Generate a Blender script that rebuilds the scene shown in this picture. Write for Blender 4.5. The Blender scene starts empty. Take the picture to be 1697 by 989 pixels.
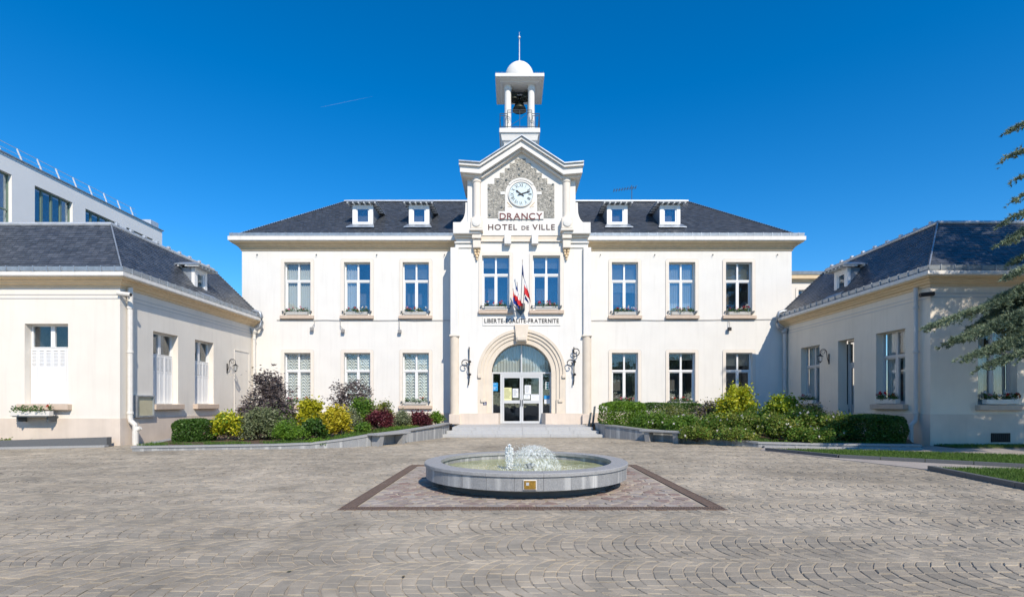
import bpy, bmesh, math, random
import numpy as np
from mathutils import Vector, Matrix
S = bpy.context.scene
COL = S.collection
PI = math.pi
R = math.radians
# ------------------------------------------------------------------ camera
FPX, CXP, HOR, CAMZ = 860.0, 848.5, 668.0, 1.5
cam = bpy.data.objects.new('camera', bpy.data.cameras.new('camera'))
COL.objects.link(cam)
cam.location = (0, 0, CAMZ)
cam.rotation_euler = (R(90), 0, 0)
cam.data.sensor_width = 36
cam.data.lens = FPX / 1697 * 36
cam.data.shift_y = (HOR - 494.5) / 1697
cam.data.clip_start = 0.05
cam.data.clip_end = 20000
S.camera = cam
# ------------------------------------------------------------------ light
SUN = Vector((0.42, -1.0, 0.9)).normalized()
elev = math.asin(SUN.z)
azim = math.atan2(SUN.x, SUN.y)
world = bpy.data.worlds.new('World')
S.world = world
world.use_nodes = True
wn = world.node_tree
wn.nodes.clear()
sky = wn.nodes.new('ShaderNodeTexSky')
sky.sky_type = 'NISHITA'
sky.sun_disc = False
sky.sun_elevation = elev
sky.sun_rotation = azim
sky.altitude = 0
sky.air_density = 1.0
sky.dust_density = 0.0
sky.ozone_density = 6.0
bg = wn.nodes.new('ShaderNodeBackground')
bg.inputs['Strength'].default_value = 0.15
wo = wn.nodes.new('ShaderNodeOutputWorld')
hs = wn.nodes.new('ShaderNodeHueSaturation')
hs.inputs['Saturation'].default_value = 1.32
hs.inputs['Value'].default_value = 1.06
wn.links.new(sky.outputs[0], hs.inputs['Color'])
wn.links.new(hs.outputs[0], bg.inputs[0])
wn.links.new(bg.outputs[0], wo.inputs[0])
sl = bpy.data.lights.new('sun', 'SUN')
sl.energy = 4.5
sl.angle = R(0.5)
sl.color = (1.0, 0.90, 0.755)
so = bpy.data.objects.new('sun', sl)
COL.objects.link(so)
so.location = (15, -40, 40)
so.rotation_euler = (-SUN).to_track_quat('-Z', 'Y').to_euler()
S.view_settings.view_transform = 'Standard'
S.view_settings.look = 'None'
S.view_settings.exposure = 0.14
S.view_settings.gamma = 1.0
S.view_settings.use_curve_mapping = False


# ------------------------------------------------------------------ helpers
def PX(x, d): return (x - CXP) / FPX * d
def PZ(y, d): return CAMZ + (HOR - y) / FPX * d


def tag(o, label=None, cat=None, group=None, kind=None):
    if label: o['label'] = label
    if cat: o['category'] = cat
    if group: o['group'] = group
    if kind: o['kind'] = kind
    return o


def empty(name, loc, label, cat, group=None, rz=0):
    o = bpy.data.objects.new(name, None)
    COL.objects.link(o)
    o.empty_display_size = 0.2
    o.location = loc
    o.rotation_euler = (0, 0, rz)
    return tag(o, label, cat, group)


def worg(o):
    v = Vector((0, 0, 0))
    while o is not None:
        v += Vector(o.location)
        o = o.parent
    return v


def link(name, me, parent=None, loc=None, rz=0):
    o = bpy.data.objects.new(name, me)
    COL.objects.link(o)
    if parent is not None: o.parent = parent
    if loc is not None: o.location = loc
    if rz: o.rotation_euler = (0, 0, rz)
    return o


def clone(o, parent=None):
    c = o.copy()
    COL.objects.link(c)
    c.parent = parent
    for ch in [x for x in bpy.data.objects if x.parent == o]:
        clone(ch, c)
    return c


class MB:
    """collects shapes; build() links them as one mesh object"""
    def __init__(s): s.v = []; s.f = []

    def add(s, vs, fs):
        n = len(s.v)
        s.v += [tuple(v) for v in vs]
        s.f += [tuple(i + n for i in f) for f in fs]
        return s

    def box(s, x0, x1, y0, y1, z0, z1):
        if x0 > x1: x0, x1 = x1, x0
        return s.add([(x0, y0, z0), (x1, y0, z0), (x1, y1, z0), (x0, y1, z0), (x0, y0, z1), (x1, y0, z1), (x1, y1, z1), (x0, y1, z1)],
                     [(0, 3, 2, 1), (4, 5, 6, 7), (0, 1, 5, 4), (1, 2, 6, 5), (2, 3, 7, 6), (3, 0, 4, 7)])

    def bbox(s, x0, x1, y0, y1, z0, z1, b=0.01):
        """box with bevelled edges"""
        bm = bmesh.new()
        bmesh.ops.create_cube(bm, size=1)
        for v in bm.verts:
            v.co = ((x0 + x1) / 2 + v.co.x * abs(x1 - x0), (y0 + y1) / 2 + v.co.y * (y1 - y0), (z0 + z1) / 2 + v.co.z * (z1 - z0))
        bmesh.ops.bevel(bm, geom=bm.edges[:], offset=b, segments=1, affect='EDGES')
        bm.verts.index_update()
        s.add([v.co[:] for v in bm.verts], [[v.index for v in f.verts] for f in bm.faces])
        bm.free()
        return s

    def prism(s, pts, a, b, axis='y'):
        """polygon extruded along an axis; axis y: pts are (x,z); x: (y,z); z: (x,y)"""
        def m(p, t):
            if axis == 'y': return (p[0], t, p[1])
            if axis == 'x': return (t, p[0], p[1])
            return (p[0], p[1], t)
        n = len(pts)
        return s.add([m(p, a) for p in pts] + [m(p, b) for p in pts],
                     [tuple(range(n))[::-1], tuple(range(n, 2 * n))] + [(i, (i + 1) % n, n + (i + 1) % n, n + i) for i in range(n)])

    def tube(s, path, r, n=8, cap=True):
        path = [Vector(p) for p in path]
        k = len(path)
        rs = r if isinstance(r, (list, tuple)) else [r] * k
        vs = []
        up = Vector((0, 0, 1))
        for i, p in enumerate(path):
            t = (path[min(i + 1, k - 1)] - path[max(i - 1, 0)]).normalized()
            a = t.cross(up)
            if a.length < 1e-3: a = t.cross(Vector((1, 0, 0)))
            a.normalize()
            b = t.cross(a)
            for j in range(n):
                q = 2 * PI * j / n
                vs.append(p + (a * math.cos(q) + b * math.sin(q)) * rs[i])
        fs = [(i * n + j, i * n + (j + 1) % n, (i + 1) * n + (j + 1) % n, (i + 1) * n + j) for i in range(k - 1) for j in range(n)]
        if cap:
            fs += [tuple(range(n))[::-1], tuple(range((k - 1) * n, k * n))]
        return s.add(vs, fs)

    def lathe(s, prof, c, n=24, ax='z', ring=False):
        """prof: (r, h) list; revolved round c along z (or -y: h grows to the viewer)"""
        vs = []
        for r, h in prof:
            for j in range(n):
                q = 2 * PI * j / n
                if ax == 'z': vs.append((c[0] + r * math.cos(q), c[1] + r * math.sin(q), c[2] + h))
                else: vs.append((c[0] + r * math.cos(q), c[1] - h, c[2] + r * math.sin(q)))
        k = len(prof)
        fs = [(i * n + j, i * n + (j + 1) % n, (i + 1) * n + (j + 1) % n, (i + 1) * n + j) for i in range(k - 1) for j in range(n)]
        if ring: fs += [((k - 1) * n + j, (k - 1) * n + (j + 1) % n, (j + 1) % n, j) for j in range(n)]
        else: fs += [tuple(range(n))[::-1], tuple(range((k - 1) * n, k * n))]
        return s.add(vs, fs)

    def sweep_rect(s, x0, x1, y0, y1, prof):
        """closed moulding round a rectangle; prof: (outward, z)"""
        k = len(prof)
        vs = []
        for sx, sy, cx, cy in ((-1, -1, x0, y0), (1, -1, x1, y0), (1, 1, x1, y1), (-1, 1, x0, y1)):
            vs += [(cx + sx * p, cy + sy * p, z) for p, z in prof]
        fs = []
        for c in range(4):
            a, b = c * k, ((c + 1) % 4) * k
            fs += [(a + i, b + i, b + (i + 1) % k, a + (i + 1) % k) for i in range(k)]
        return s.add(vs, fs)

    def build(s, name, mat, parent=None, local=False, smooth=False, loc=None, rz=0):
        me = bpy.data.meshes.new(name)
        vs = s.v
        if parent is not None and not local:
            o = worg(parent)
            vs = [(v[0] - o.x, v[1] - o.y, v[2] - o.z) for v in vs]
        me.from_pydata(vs, [], s.f)
        bm = bmesh.new()
        bm.from_mesh(me)
        bmesh.ops.recalc_face_normals(bm, faces=bm.faces)
        bm.to_mesh(me)
        bm.free()
        if smooth: me.shade_smooth()
        me.materials.append(mat)
        return link(name, me, parent, loc, rz)


def quads(name, V, tone, mat, parent=None, org=(0, 0, 0), smooth=False):
    """V: (n,k,3) polygons that share nothing; tone: one value each"""
    V = np.asarray(V, dtype=np.float32)
    n, k = V.shape[:2]
    V = V - np.asarray(org, dtype=np.float32)
    me = bpy.data.meshes.new(name)
    me.vertices.add(n * k)
    me.vertices.foreach_set('co', V.reshape(-1))
    me.loops.add(n * k)
    me.loops.foreach_set('vertex_index', np.arange(n * k, dtype=np.int32))
    me.polygons.add(n)
    me.polygons.foreach_set('loop_start', np.arange(0, n * k, k, dtype=np.int32))
    a = me.attributes.new('tone', 'FLOAT', 'POINT')
    a.data.foreach_set('value', np.repeat(np.asarray(tone, dtype=np.float32), k))
    me.update(calc_edges=True)
    me.validate()
    me.materials.append(mat)
    return link(name, me, parent)


# ------------------------------------------------------------------ materials
def mat(name, col, rough=0.7, metal=0.0, var=0.0, vscale=3.0, bump=0.0, bscale=60.0, streak=0.0, col2=None, spec=0.5, bdist=0.01, scol=None):
    m = bpy.data.materials.new(name)
    m.use_nodes = True
    nt = m.node_tree
    b = nt.nodes['Principled BSDF']
    b.inputs['Roughness'].default_value = rough
    b.inputs['Metallic'].default_value = metal
    b.inputs['Specular IOR Level'].default_value = spec
    c = (*col, 1)
    b.inputs['Base Color'].default_value = c
    geo = nt.nodes.new('ShaderNodeNewGeometry')
    out = None
    if var or col2:
        nz = nt.nodes.new('ShaderNodeTexNoise')
        nz.inputs['Scale'].default_value = vscale
        nz.inputs['Detail'].default_value = 6
        nt.links.new(geo.outputs['Position'], nz.inputs['Vector'])
        rp = nt.nodes.new('ShaderNodeValToRGB')
        rp.color_ramp.elements[0].position = 0.32
        rp.color_ramp.elements[1].position = 0.68
        rp.color_ramp.elements[0].color = (*(col2 if col2 else [x * (1 - var) for x in col]), 1)
        rp.color_ramp.elements[1].color = c
        nt.links.new(nz.outputs['Fac'], rp.inputs[0])
        out = rp.outputs[0]
    if streak:
        mp = nt.nodes.new('ShaderNodeMapping')
        mp.inputs['Scale'].default_value = (5, 5, 0.35)
        nt.links.new(geo.outputs['Position'], mp.inputs['Vector'])
        n2 = nt.nodes.new('ShaderNodeTexNoise')
        n2.inputs['Scale'].default_value = 1.3
        n2.inputs['Detail'].default_value = 5
        nt.links.new(mp.outputs[0], n2.inputs['Vector'])
        r2 = nt.nodes.new('ShaderNodeValToRGB')
        r2.color_ramp.elements[0].position = 0.5
        r2.color_ramp.elements[1].position = 0.75
        nt.links.new(n2.outputs['Fac'], r2.inputs[0])
        ml = nt.nodes.new('ShaderNodeMath')
        ml.operation = 'MULTIPLY'
        ml.inputs[1].default_value = streak
        nt.links.new(r2.outputs[0], ml.inputs[0])
        mx = nt.nodes.new('ShaderNodeMix')
        mx.data_type = 'RGBA'
        nt.links.new(ml.outputs[0], mx.inputs[0])
        if out: nt.links.new(out, mx.inputs[6])
        else: mx.inputs[6].default_value = c
        mx.inputs[7].default_value = (*scol, 1) if scol else (col[0] * 0.55, col[1] * 0.54, col[2] * 0.52, 1)
        out = mx.outputs[2]
    if out: nt.links.new(out, b.inputs['Base Color'])
    if bump:
        n3 = nt.nodes.new('ShaderNodeTexNoise')
        n3.inputs['Scale'].default_value = bscale
        n3.inputs['Detail'].default_value = 4
        nt.links.new(geo.outputs['Position'], n3.inputs['Vector'])
        bp = nt.nodes.new('ShaderNodeBump')
        bp.inputs['Strength'].default_value = bump
        bp.inputs['Distance'].default_value = bdist
        nt.links.new(n3.outputs['Fac'], bp.inputs['Height'])
        nt.links.new(bp.outputs[0], b.inputs['Normal'])
    return m


def tonemat(name, cols, rough=0.6, transl=0.0, bump=0.0, bscale=80.0, noise=0.0, nscale=8.0, spec=0.4, broad=0.0):
    """colour picked from a ramp by the 'tone' attribute of every piece"""
    m = bpy.data.materials.new(name)
    m.use_nodes = True
    nt = m.node_tree
    b = nt.nodes['Principled BSDF']
    b.inputs['Roughness'].default_value = rough
    b.inputs['Specular IOR Level'].default_value = spec
    at = nt.nodes.new('ShaderNodeAttribute')
    at.attribute_name = 'tone'
    rp = nt.nodes.new('ShaderNodeValToRGB')
    while len(rp.color_ramp.elements) < len(cols): rp.color_ramp.elements.new(0.5)
    for i, c in enumerate(cols):
        e = rp.color_ramp.elements[i]
        e.position = i / max(1, len(cols) - 1)
        e.color = (*c, 1)
    nt.links.new(at.outputs['Fac'], rp.inputs[0])
    out = rp.outputs[0]
    geo = nt.nodes.new('ShaderNodeNewGeometry')
    if noise:
        nz = nt.nodes.new('ShaderNodeTexNoise')
        nz.inputs['Scale'].default_value = nscale
        nz.inputs['Detail'].default_value = 8
        nz.inputs['Roughness'].default_value = 0.7
        nt.links.new(geo.outputs['Position'], nz.inputs['Vector'])
        mr = nt.nodes.new('ShaderNodeMapRange')
        mr.inputs[1].default_value = 0.3
        mr.inputs[2].default_value = 0.7
        mr.inputs[3].default_value = 1 - noise
        mr.inputs[4].default_value = 1 + noise
        nt.links.new(nz.outputs['Fac'], mr.inputs[0])
        mx = nt.nodes.new('ShaderNodeVectorMath')
        mx.operation = 'SCALE'
        nt.links.new(out, mx.inputs[0])
        nt.links.new(mr.outputs[0], mx.inputs['Scale'])
        out = mx.outputs[0]
    if broad:
        nz = nt.nodes.new('ShaderNodeTexNoise')
        nz.inputs['Scale'].default_value = 0.33
        nz.inputs['Detail'].default_value = 7
        nz.inputs['Roughness'].default_value = 0.6
        nz.inputs['Distortion'].default_value = 0.6
        nt.links.new(geo.outputs['Position'], nz.inputs['Vector'])
        mr = nt.nodes.new('ShaderNodeMapRange')
        mr.inputs[1].default_value = 0.30
        mr.inputs[2].default_value = 0.62
        mr.inputs[3].default_value = 1 - broad
        mr.inputs[4].default_value = 1.06
        nt.links.new(nz.outputs['Fac'], mr.inputs[0])
        mx = nt.nodes.new('ShaderNodeVectorMath')
        mx.operation = 'SCALE'
        nt.links.new(out, mx.inputs[0])
        nt.links.new(mr.outputs[0], mx.inputs['Scale'])
        out = mx.outputs[0]
    nt.links.new(out, b.inputs['Base Color'])
    if bump:
        n3 = nt.nodes.new('ShaderNodeTexNoise')
        n3.inputs['Scale'].default_value = bscale
        n3.inputs['Detail'].default_value = 5
        nt.links.new(geo.outputs['Position'], n3.inputs['Vector'])
        bp = nt.nodes.new('ShaderNodeBump')
        bp.inputs['Strength'].default_value = bump
        bp.inputs['Distance'].default_value = 0.01
        nt.links.new(n3.outputs['Fac'], bp.inputs['Height'])
        nt.links.new(bp.outputs[0], b.inputs['Normal'])
    if transl:
        tr = nt.nodes.new('ShaderNodeBsdfTranslucent')
        nt.links.new(out, tr.inputs['Color'])
        ms = nt.nodes.new('ShaderNodeMixShader')
        ms.inputs[0].default_value = transl
        nt.links.new(b.outputs[0], ms.inputs[1])
        nt.links.new(tr.outputs[0], ms.inputs[2])
        nt.links.new(ms.outputs[0], nt.nodes['Material Output'].inputs[0])
    return m


def glassmat(name, refl, tint=(0.97, 0.98, 0.98), gcol=(0.9, 0.95, 1.0), wob=0.015):
    """window pane: see-through sheet with a mirror share"""
    m = bpy.data.materials.new(name)
    m.use_nodes = True
    nt = m.node_tree
    nt.nodes.remove(nt.nodes['Principled BSDF'])
    t = nt.nodes.new('ShaderNodeBsdfTransparent')
    t.inputs[0].default_value = (*tint, 1)
    g = nt.nodes.new('ShaderNodeBsdfGlossy')
    g.inputs['Color'].default_value = (*gcol, 1)
    g.inputs['Roughness'].default_value = 0.02
    fr = nt.nodes.new('ShaderNodeLayerWeight')      # same from both faces of the sheet
    pw = nt.nodes.new('ShaderNodeMath')
    pw.operation = 'POWER'
    pw.inputs[1].default_value = 4.0
    nt.links.new(fr.outputs['Facing'], pw.inputs[0])
    ad = nt.nodes.new('ShaderNodeMath')
    ad.inputs[1].default_value = refl + 0.04
    ad.use_clamp = True
    nt.links.new(pw.outputs[0], ad.inputs[0])
    geo = nt.nodes.new('ShaderNodeNewGeometry')
    nz = nt.nodes.new('ShaderNodeTexNoise')
    nz.inputs['Scale'].default_value = 1.7
    nt.links.new(geo.outputs['Position'], nz.inputs['Vector'])
    bp = nt.nodes.new('ShaderNodeBump')
    bp.inputs['Strength'].default_value = wob
    bp.inputs['Distance'].default_value = 0.3
    nt.links.new(nz.outputs['Fac'], bp.inputs['Height'])
    nt.links.new(bp.outputs[0], g.inputs['Normal'])
    ms = nt.nodes.new('ShaderNodeMixShader')
    nt.links.new(ad.outputs[0], ms.inputs[0])
    nt.links.new(t.outputs[0], ms.inputs[1])
    nt.links.new(g.outputs[0], ms.inputs[2])
    nt.links.new(ms.outputs[0], nt.nodes['Material Output'].inputs[0])
    return m


M = dict(
    stucco=mat('stucco_white', (0.775, 0.752, 0.705), 0.85, var=0.05, vscale=1.1, bump=0.12, bscale=120, streak=0.13),
    wing=mat('stucco_wing', (0.78, 0.73, 0.65), 0.85, var=0.06, vscale=1.1, bump=0.12, bscale=120, streak=0.12),
    wingr=mat('stucco_wing_bounce_tint', (0.80, 0.725, 0.61), 0.85, var=0.07, vscale=1.1, bump=0.12, bscale=120, streak=0.12),  # wing stucco for the shaded right side, warm bounce light put into the colour
    beige=mat('stone_beige', (0.72, 0.63, 0.515), 0.8, var=0.08, vscale=3, bump=0.1, streak=0.08),
    tan=mat('moulding_tan', (0.78, 0.60, 0.38), 0.8, var=0.1, vscale=4, bump=0.1),
    cream=mat('trim_cream', (0.79, 0.72, 0.63), 0.8, var=0.05, vscale=3, bump=0.08, streak=0.08),
    fascia=mat('fascia_white', (0.80, 0.77, 0.72), 0.8, var=0.08, vscale=4, bump=0.08, streak=0.25),
    plinth=mat('plinth_pink', (0.70, 0.60, 0.505), 0.85, var=0.12, vscale=1.5, bump=0.12, streak=0.12),
    sill=mat('sill_stone', (0.60, 0.48, 0.38), 0.8, var=0.12, vscale=6, bump=0.1),
    white=mat('frame_white', (0.79, 0.79, 0.78), 0.4),
    offwhite=mat('paint_offwhite', (0.74, 0.71, 0.65), 0.5, var=0.1, vscale=8),
    greyframe=mat('frame_grey', (0.55, 0.54, 0.52), 0.5),
    zinc=mat('zinc', (0.42, 0.46, 0.50), 0.42, metal=0.55, var=0.25, vscale=5, bump=0.05, bscale=20),
    zincl=mat('zinc_light', (0.60, 0.63, 0.66), 0.45, metal=0.35, var=0.2, vscale=5),
    roofbase=mat('roof_boarding', (0.045, 0.05, 0.06), 0.8),
    slate=tonemat('slate', [(0.052, 0.060, 0.074), (0.070, 0.079, 0.095), (0.095, 0.104, 0.122)], 0.36, bump=0.2, bscale=40, noise=0.25, nscale=3, spec=0.6),
    glass=glassmat('window_glass', 0.02),
    glassdark=glassmat('door_glass', 0.02),
    glassup=glassmat('upper_window_glass', 0.10, gcol=(0.75, 0.9, 1.0)),
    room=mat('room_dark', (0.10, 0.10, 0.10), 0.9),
    curtain=mat('curtain_white', (0.40, 0.43, 0.41), 0.9),
    lace=mat('curtain_lace', (0.62, 0.65, 0.63), 0.9),
    iron=mat('iron_black', (0.018, 0.018, 0.02), 0.5, var=0.3, vscale=20),
    irongrey=mat('iron_grey', (0.10, 0.12, 0.13), 0.5, metal=0.3),
    bronze=mat('bell_bronze', (0.055, 0.06, 0.045), 0.45, metal=0.6, var=0.4, vscale=12),
    gold=mat('brass', (0.62, 0.36, 0.07), 0.35, metal=0.7, var=0.5, vscale=45),
    granite=mat('granite', (0.40, 0.40, 0.395), 0.6, col2=(0.23, 0.23, 0.23), vscale=90, bump=0.06, bscale=150),
    granitest=mat('granite_stained', (0.33, 0.335, 0.34), 0.6, col2=(0.19, 0.195, 0.20), vscale=70, streak=0.8, scol=(0.62, 0.62, 0.60), bump=0.06, bscale=150),
    granited=mat('granite_dark', (0.135, 0.14, 0.145), 0.6, col2=(0.085, 0.09, 0.095), vscale=90, bump=0.06, bscale=150),
    stepst=mat('granite_light', (0.50, 0.50, 0.49), 0.65, col2=(0.38, 0.38, 0.38), vscale=60, streak=0.2, bump=0.06),
    mortar=mat('mortar', (0.54, 0.46, 0.35), 0.95, col2=(0.25, 0.215, 0.17), vscale=1.3, bump=0.3),
    mortarw=mat('mortar_pale', (0.72, 0.64, 0.54), 0.95, col2=(0.52, 0.46, 0.38), vscale=3, bump=0.3),
    corten=mat('grate_brown', (0.17, 0.115, 0.085), 0.7, var=0.3, vscale=12),
    hole=mat('drain_dark', (0.02, 0.018, 0.016), 0.9),
    path=mat('path_pink', (0.40, 0.355, 0.315), 0.9, var=0.2, vscale=2, bump=0.3, bscale=90),
    earth=mat('soil', (0.15, 0.095, 0.06), 0.95, col2=(0.075, 0.05, 0.032), vscale=6, bump=1.0, bscale=25, bdist=0.04),
    asphalt=mat('ground_far', (0.16, 0.155, 0.15), 0.95, var=0.2, vscale=0.3, bump=0.2),
    red=mat('letter_red', (0.17, 0.035, 0.035), 0.6, var=0.25, vscale=20),
    brown=mat('letter_brown', (0.075, 0.03, 0.03), 0.6, var=0.25, vscale=20),
    black=mat('letter_dark', (0.03, 0.028, 0.028), 0.6),
    clockface=mat('clock_face', (0.66, 0.76, 0.78), 0.3),
    fblue=mat('flag_blue', (0.012, 0.045, 0.26), 0.7),
    fwhite=mat('flag_white', (0.80, 0.80, 0.80), 0.7),
    fred=mat('flag_red', (0.62, 0.03, 0.035), 0.7),
    fyellow=mat('flag_star_yellow', (0.8, 0.6, 0.03), 0.7),
    pblue=mat('poster_blue', (0.02, 0.27, 0.60), 0.5),
    pyellow=mat('poster_yellow', (0.70, 0.69, 0.36), 0.6, var=0.08, vscale=20),
    pwhite=mat('paper_white', (0.78, 0.80, 0.82), 0.7, var=0.08, vscale=25),
    pgreen=mat('sign_green', (0.02, 0.30, 0.16), 0.5),
    alu=mat('door_grey', (0.56, 0.57, 0.575), 0.4),
    navy=mat('sign_navy', (0.02, 0.03, 0.12), 0.5),
    green=mat('frame_green', (0.16, 0.22, 0.17), 0.5),
    modern=mat('render_modern', (0.84, 0.82, 0.78), 0.8, var=0.04, vscale=1),
    bark=mat('bark', (0.10, 0.075, 0.055), 0.9, col2=(0.045, 0.035, 0.028), vscale=9, bump=0.8, bscale=22, bdist=0.03),
    stem=mat('stem', (0.09, 0.065, 0.045), 0.9),
    panel=mat('notice_panel', (0.55, 0.50, 0.34), 0.35, var=0.1, vscale=6),
    plastic=mat('cable_grey', (0.30, 0.29, 0.28), 0.6),
    sett=tonemat('setts', [(0.325, 0.288, 0.228), (0.375, 0.327, 0.255), (0.43, 0.366, 0.277), (0.345, 0.303, 0.24), (0.475, 0.402, 0.30)], 0.85, bump=0.5, bscale=55, noise=0.22, nscale=1.9, broad=0.36),
    cobble=tonemat('cobbles', [(0.30, 0.27, 0.245), (0.36, 0.305, 0.26), (0.25, 0.175, 0.15), (0.38, 0.335, 0.29), (0.28, 0.225, 0.195)], 0.8, bump=0.5, bscale=50, noise=0.25, nscale=6),
    grass=tonemat('grass', [(0.045, 0.10, 0.015), (0.085, 0.17, 0.02), (0.14, 0.23, 0.04)], 0.6, transl=0.3),
    turf=mat('turf_base', (0.06, 0.10, 0.025), 0.95, col2=(0.09, 0.075, 0.04), vscale=8, bump=0.5),
)


def pebblemat():
    m = bpy.data.materials.new('pebble_dash')
    m.use_nodes = True
    nt = m.node_tree
    b = nt.nodes['Principled BSDF']
    b.inputs['Roughness'].default_value = 0.8
    g = nt.nodes.new('ShaderNodeNewGeometry')
    v = nt.nodes.new('ShaderNodeTexVoronoi')
    v.inputs['Scale'].default_value = 14
    nt.links.new(g.outputs['Position'], v.inputs['Vector'])
    rp = nt.nodes.new('ShaderNodeValToRGB')
    cr = rp.color_ramp
    cols = [(0.0, (0.09, 0.083, 0.07)), (0.25, (0.36, 0.345, 0.30)), (0.5, (0.22, 0.215, 0.195)), (0.75, (0.42, 0.395, 0.345)), (1.0, (0.55, 0.525, 0.47))]
    while len(cr.elements) < 5: cr.elements.new(0.5)
    for e, (p, c) in zip(cr.elements, cols):
        e.position = p
        e.color = (*c, 1)
    nt.links.new(v.outputs['Color'], rp.inputs[0])
    nt.links.new(rp.outputs[0], b.inputs['Base Color'])
    bp = nt.nodes.new('ShaderNodeBump')
    bp.invert = True
    bp.inputs['Strength'].default_value = 0.9
    bp.inputs['Distance'].default_value = 0.03
    nt.links.new(v.outputs['Distance'], bp.inputs['Height'])
    nt.links.new(bp.outputs[0], b.inputs['Normal'])
    return m


M['pebble'] = pebblemat()


# ------------------------------------------------------------------ building helpers
def wall(name, parent, m, loc, rz, u0, u1, z0, z1, holes, t=0.4):
    """wall slab in local (u, inward, z) with rectangular openings (u0,u1,z0,z1)"""
    us = sorted({u0, u1, *[h[0] for h in holes], *[h[1] for h in holes]})
    zs = sorted({z0, z1, *[h[2] for h in holes], *[h[3] for h in holes]})
    inside = lambda a, b: any(h[0] < a < h[1] and h[2] < b < h[3] for h in holes)
    nu, nz = len(us) - 1, len(zs) - 1
    solid = [[not inside((us[i] + us[i + 1]) / 2, (zs[j] + zs[j + 1]) / 2) for j in range(nz)] for i in range(nu)]
    bm = bmesh.new()
    vc = {}
    def V(u, y, z):
        k = (round(u, 4), round(y, 4), round(z, 4))
        if k not in vc: vc[k] = bm.verts.new(k)
        return vc[k]
    ok = lambda i, j: 0 <= i < nu and 0 <= j < nz and solid[i][j]
    for i in range(nu):
        for j in range(nz):
            if not solid[i][j]: continue
            a, b, c, d = us[i], us[i + 1], zs[j], zs[j + 1]
            bm.faces.new((V(a, 0, c), V(b, 0, c), V(b, 0, d), V(a, 0, d)))
            bm.faces.new((V(a, t, c), V(a, t, d), V(b, t, d), V(b, t, c)))
            if not ok(i - 1, j): bm.faces.new((V(a, 0, c), V(a, 0, d), V(a, t, d), V(a, t, c)))
            if not ok(i + 1, j): bm.faces.new((V(b, 0, c), V(b, t, c), V(b, t, d), V(b, 0, d)))
            if not ok(i, j - 1): bm.faces.new((V(a, 0, c), V(a, t, c), V(b, t, c), V(b, 0, c)))
            if not ok(i, j + 1): bm.faces.new((V(a, 0, d), V(b, 0, d), V(b, t, d), V(a, t, d)))
    bmesh.ops.recalc_face_normals(bm, faces=bm.faces)
    me = bpy.data.meshes.new(name)
    bm.to_mesh(me)
    bm.free()
    me.materials.append(m)
    o = link(name, me, parent)
    o.location = Vector(loc) - worg(parent)
    o.rotation_euler = (0, 0, rz)
    return o


def curtain_mesh(w, z0, z1, kind, seed=0, side=0):
    nx, nz = (40, 120) if kind == 'swag' else (60, 2)
    rnd = random.Random(seed)
    ph = rnd.random() * 6
    vs, fs = [], []
    for j in range(nz + 1):
        z = z0 + (z1 - z0) * j / nz
        for i in range(nx + 1):
            u = i / nx
            x = -w / 2 + w * u
            if kind == 'swag':
                q = abs(math.sin(u * PI * 2))
                y = 0.05 * math.sin((z + 0.20 * (1 - q)) * 2 * PI / 0.165)
            else:
                y = 0.03 * math.sin(u * w * 52 + ph + math.sin(u * 9) * 0.8)
            vs.append((x, y, z))
    for j in range(nz):
        for i in range(nx):
            a = j * (nx + 1) + i
            fs.append((a, a + 1, a + nx + 2, a + nx + 1))
    return vs, fs


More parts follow.
